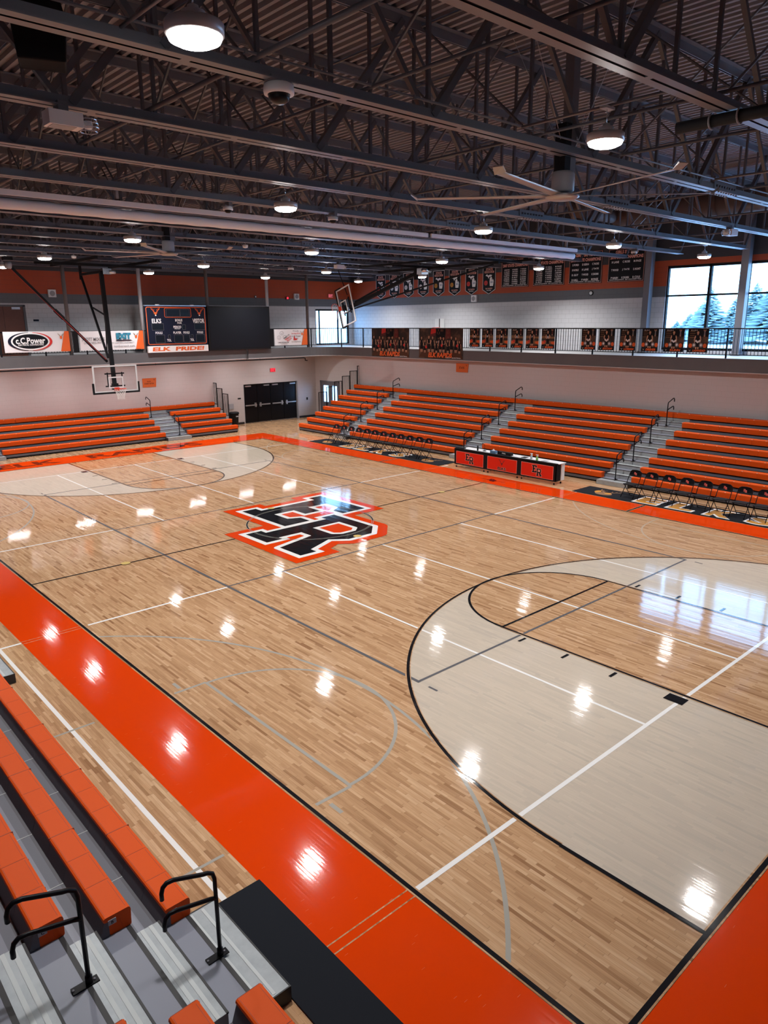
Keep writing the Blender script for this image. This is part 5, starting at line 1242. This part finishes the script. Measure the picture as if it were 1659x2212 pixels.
# championship banners on the upper side wall -----------------------------
WX = 18.188
def state_shape(sh, cx, cy, s, m, l):
    sh.poly([(cx+s*a, cy+s*b) for a, b in ((.05, -.5), (.42, -.5), (.5, -.1), (.40, .12), (.30, -.02), (.28, .22), (.16, .34), (.02, .18), (.0, -.15))], m, l)
    sh.poly([(cx+s*a, cy+s*b) for a, b in ((-.5, .42), (-.3, .56), (-.22, .42), (.05, .50), (.28, .46), (.22, .36), (-.05, .30), (-.12, .14), (-.22, .32))], m, l)
def ball(sh, cx, cy, r, kind, l):
    sh.oval(cx, cy, r, r, 'print_white' if kind == 's' else ('print_gold' if kind == 'v' else 'print_red'), l, 16)
    if kind == 's':
        for a in range(5): sh.oval(cx+.62*r*math.cos(a*1.257+.3), cy+.62*r*math.sin(a*1.257+.3), .22*r, .22*r, 'print_black', l+1, 5)
        sh.oval(cx, cy, .25*r, .25*r, 'print_black', l+1, 5)
    else:
        sh.rect(cx-r*.95, cy-.04*r, cx+r*.95, cy+.04*r, 'print_black', l+1); sh.rect(cx-.04*r, cy-r*.95, cx+.04*r, cy+r*.95, 'print_black', l+2)
kinds = 'bsssvvbb'; yrs = ['1999', '2004', '2004', '2009', '2011', '2012', '2010', '2013']
pw = .86
for k in range(8):
    yL = 17.62-1.19*k; w = pw
    lb = 'dark pennant banner with white state map, %s hanging from the corner' % ('first' if k == 0 else ORD[k])
    t = thing('pennant_banner', lb, 'pennant', (WX, yL-w/2, 6.92), 'championship pennants on the side wall')
    z0, zs, z1 = 6.92, 7.16, 8.30
    p = Part(); p.prism([(0, zs), (w/2, z0), (w, zs), (w, z1), (0, z1)], 'print_black', (WX, yL, 0), (0, -1, 0), (0, 0, 1), (-1, 0, 0), 0, .012); p.build('cloth', t)
    p = Part(); sh = Sheet(p, (WX-.012, yL, 0), (0, -1, 0), (0, 0, 1), (-1, 0, 0), .0016)
    sh.line([(.02, zs+.01), (w/2, z0+.03), (w-.02, zs+.01), (w-.02, z1-.02), (.02, z1-.02)], .022, 'print_white', 1, True)
    sh.text('STATE', w/2, 8.16, .12, 'print_pink', 2, .44, .04); sh.rect(.12, 7.98, w-.12, 8.08, 'print_pink', 2); sh.text('RUNNER-UP', w/2, 8.03, .075, 'print_black', 3, .52, .03)
    state_shape(sh, w*.54, 7.62, .56, 'print_white', 2); ball(sh, w*.26, 7.50, .12, kinds[k], 3); sh.text(yrs[k], w*.72, 7.53, .085, 'print_blue', 3, .2, .03)
    sh.text('ELK RAPIDS', w/2, 7.22, .075, 'print_pink', 2, .44, .03); sh.text('HIGH SCHOOL', w/2, 7.13, .05, 'print_white', 2, .30, .02)
    p.build('printing', t)
ST = [(8.06, 6.36, 'BOYS SOCCER', '2007 STATE CHAMPIONS', 8, 'first beside the pennants'), (6.10, 4.30, 'BOYS SOCCER', '2005 STATE CHAMPIONS', 8, 'second from the pennants'), (4.07, 2.33, 'GIRLS SKI TEAM', '2010 STATE CHAMPIONS', 4, 'third from the pennants'), (2.04, .28, 'GIRLS SKI TEAM', '2010 STATE CHAMPIONS', 3, 'last before the charcoal column')]
NM = ['A BROWN', 'C ALLEN', 'T BURNS', 'K SMITH', 'C MCDANIEL', 'M PERKINS', 'J WELLS', 'P HORAK', 'N DANIELS', 'L MATTSON', 'S FORD', 'B NOBLE', 'R GUY', 'D HALL', 'E KERN', 'H LANE', 'T WOOD', 'P NASH', 'C ROSS', 'J TATE', 'K DUNN', 'M PAGE', 'S HUNT', 'R COLE']
for k, (yL, yR, t1, t2, nr, w_) in enumerate(ST):
    w = yL-yR; z0, z1 = 7.22, 8.62
    t = thing('champion_banner', 'wide dark state champions banner with name columns, %s' % w_, 'banner', (WX, (yL+yR)/2, z0), 'state champions banners on the side wall')
    p = Part(); fabric_panel(p, (WX, yL, z1), (0, -1, 0), w, z1-z0, 'print_black', (-1, 0, 0), .004, .01, 60+k); p.build('cloth', t)
    p = Part(); sh = Sheet(p, (WX-.022, yL, z0), (0, -1, 0), (0, 0, 1), (-1, 0, 0), .0016); H = z1-z0
    sh.frame(.02, .02, w-.02, H-.02, .018, 'print_pink', 1); sh.text(t1, w/2, H-.15, .15, 'print_pink', 1, w*.62, .05); sh.text(t2, w/2, H-.36, .15, 'print_pink', 1, w*.9, .05)
    for c in range(3):
        for r in range(nr): sh.text(NM[(c*nr+r+k*5) % 24], w*(.20+.30*c), .84-(.66*r/max(nr-1, 1)), min(.09, .5/nr), 'print_white', 1, w*.20, .03)
    sh.text('COACH NATE JOHNSON   ASST COACH MARY WELLS', w/2, .09, .06, 'print_white', 1, w*.88, .02)
    p.build('printing', t)
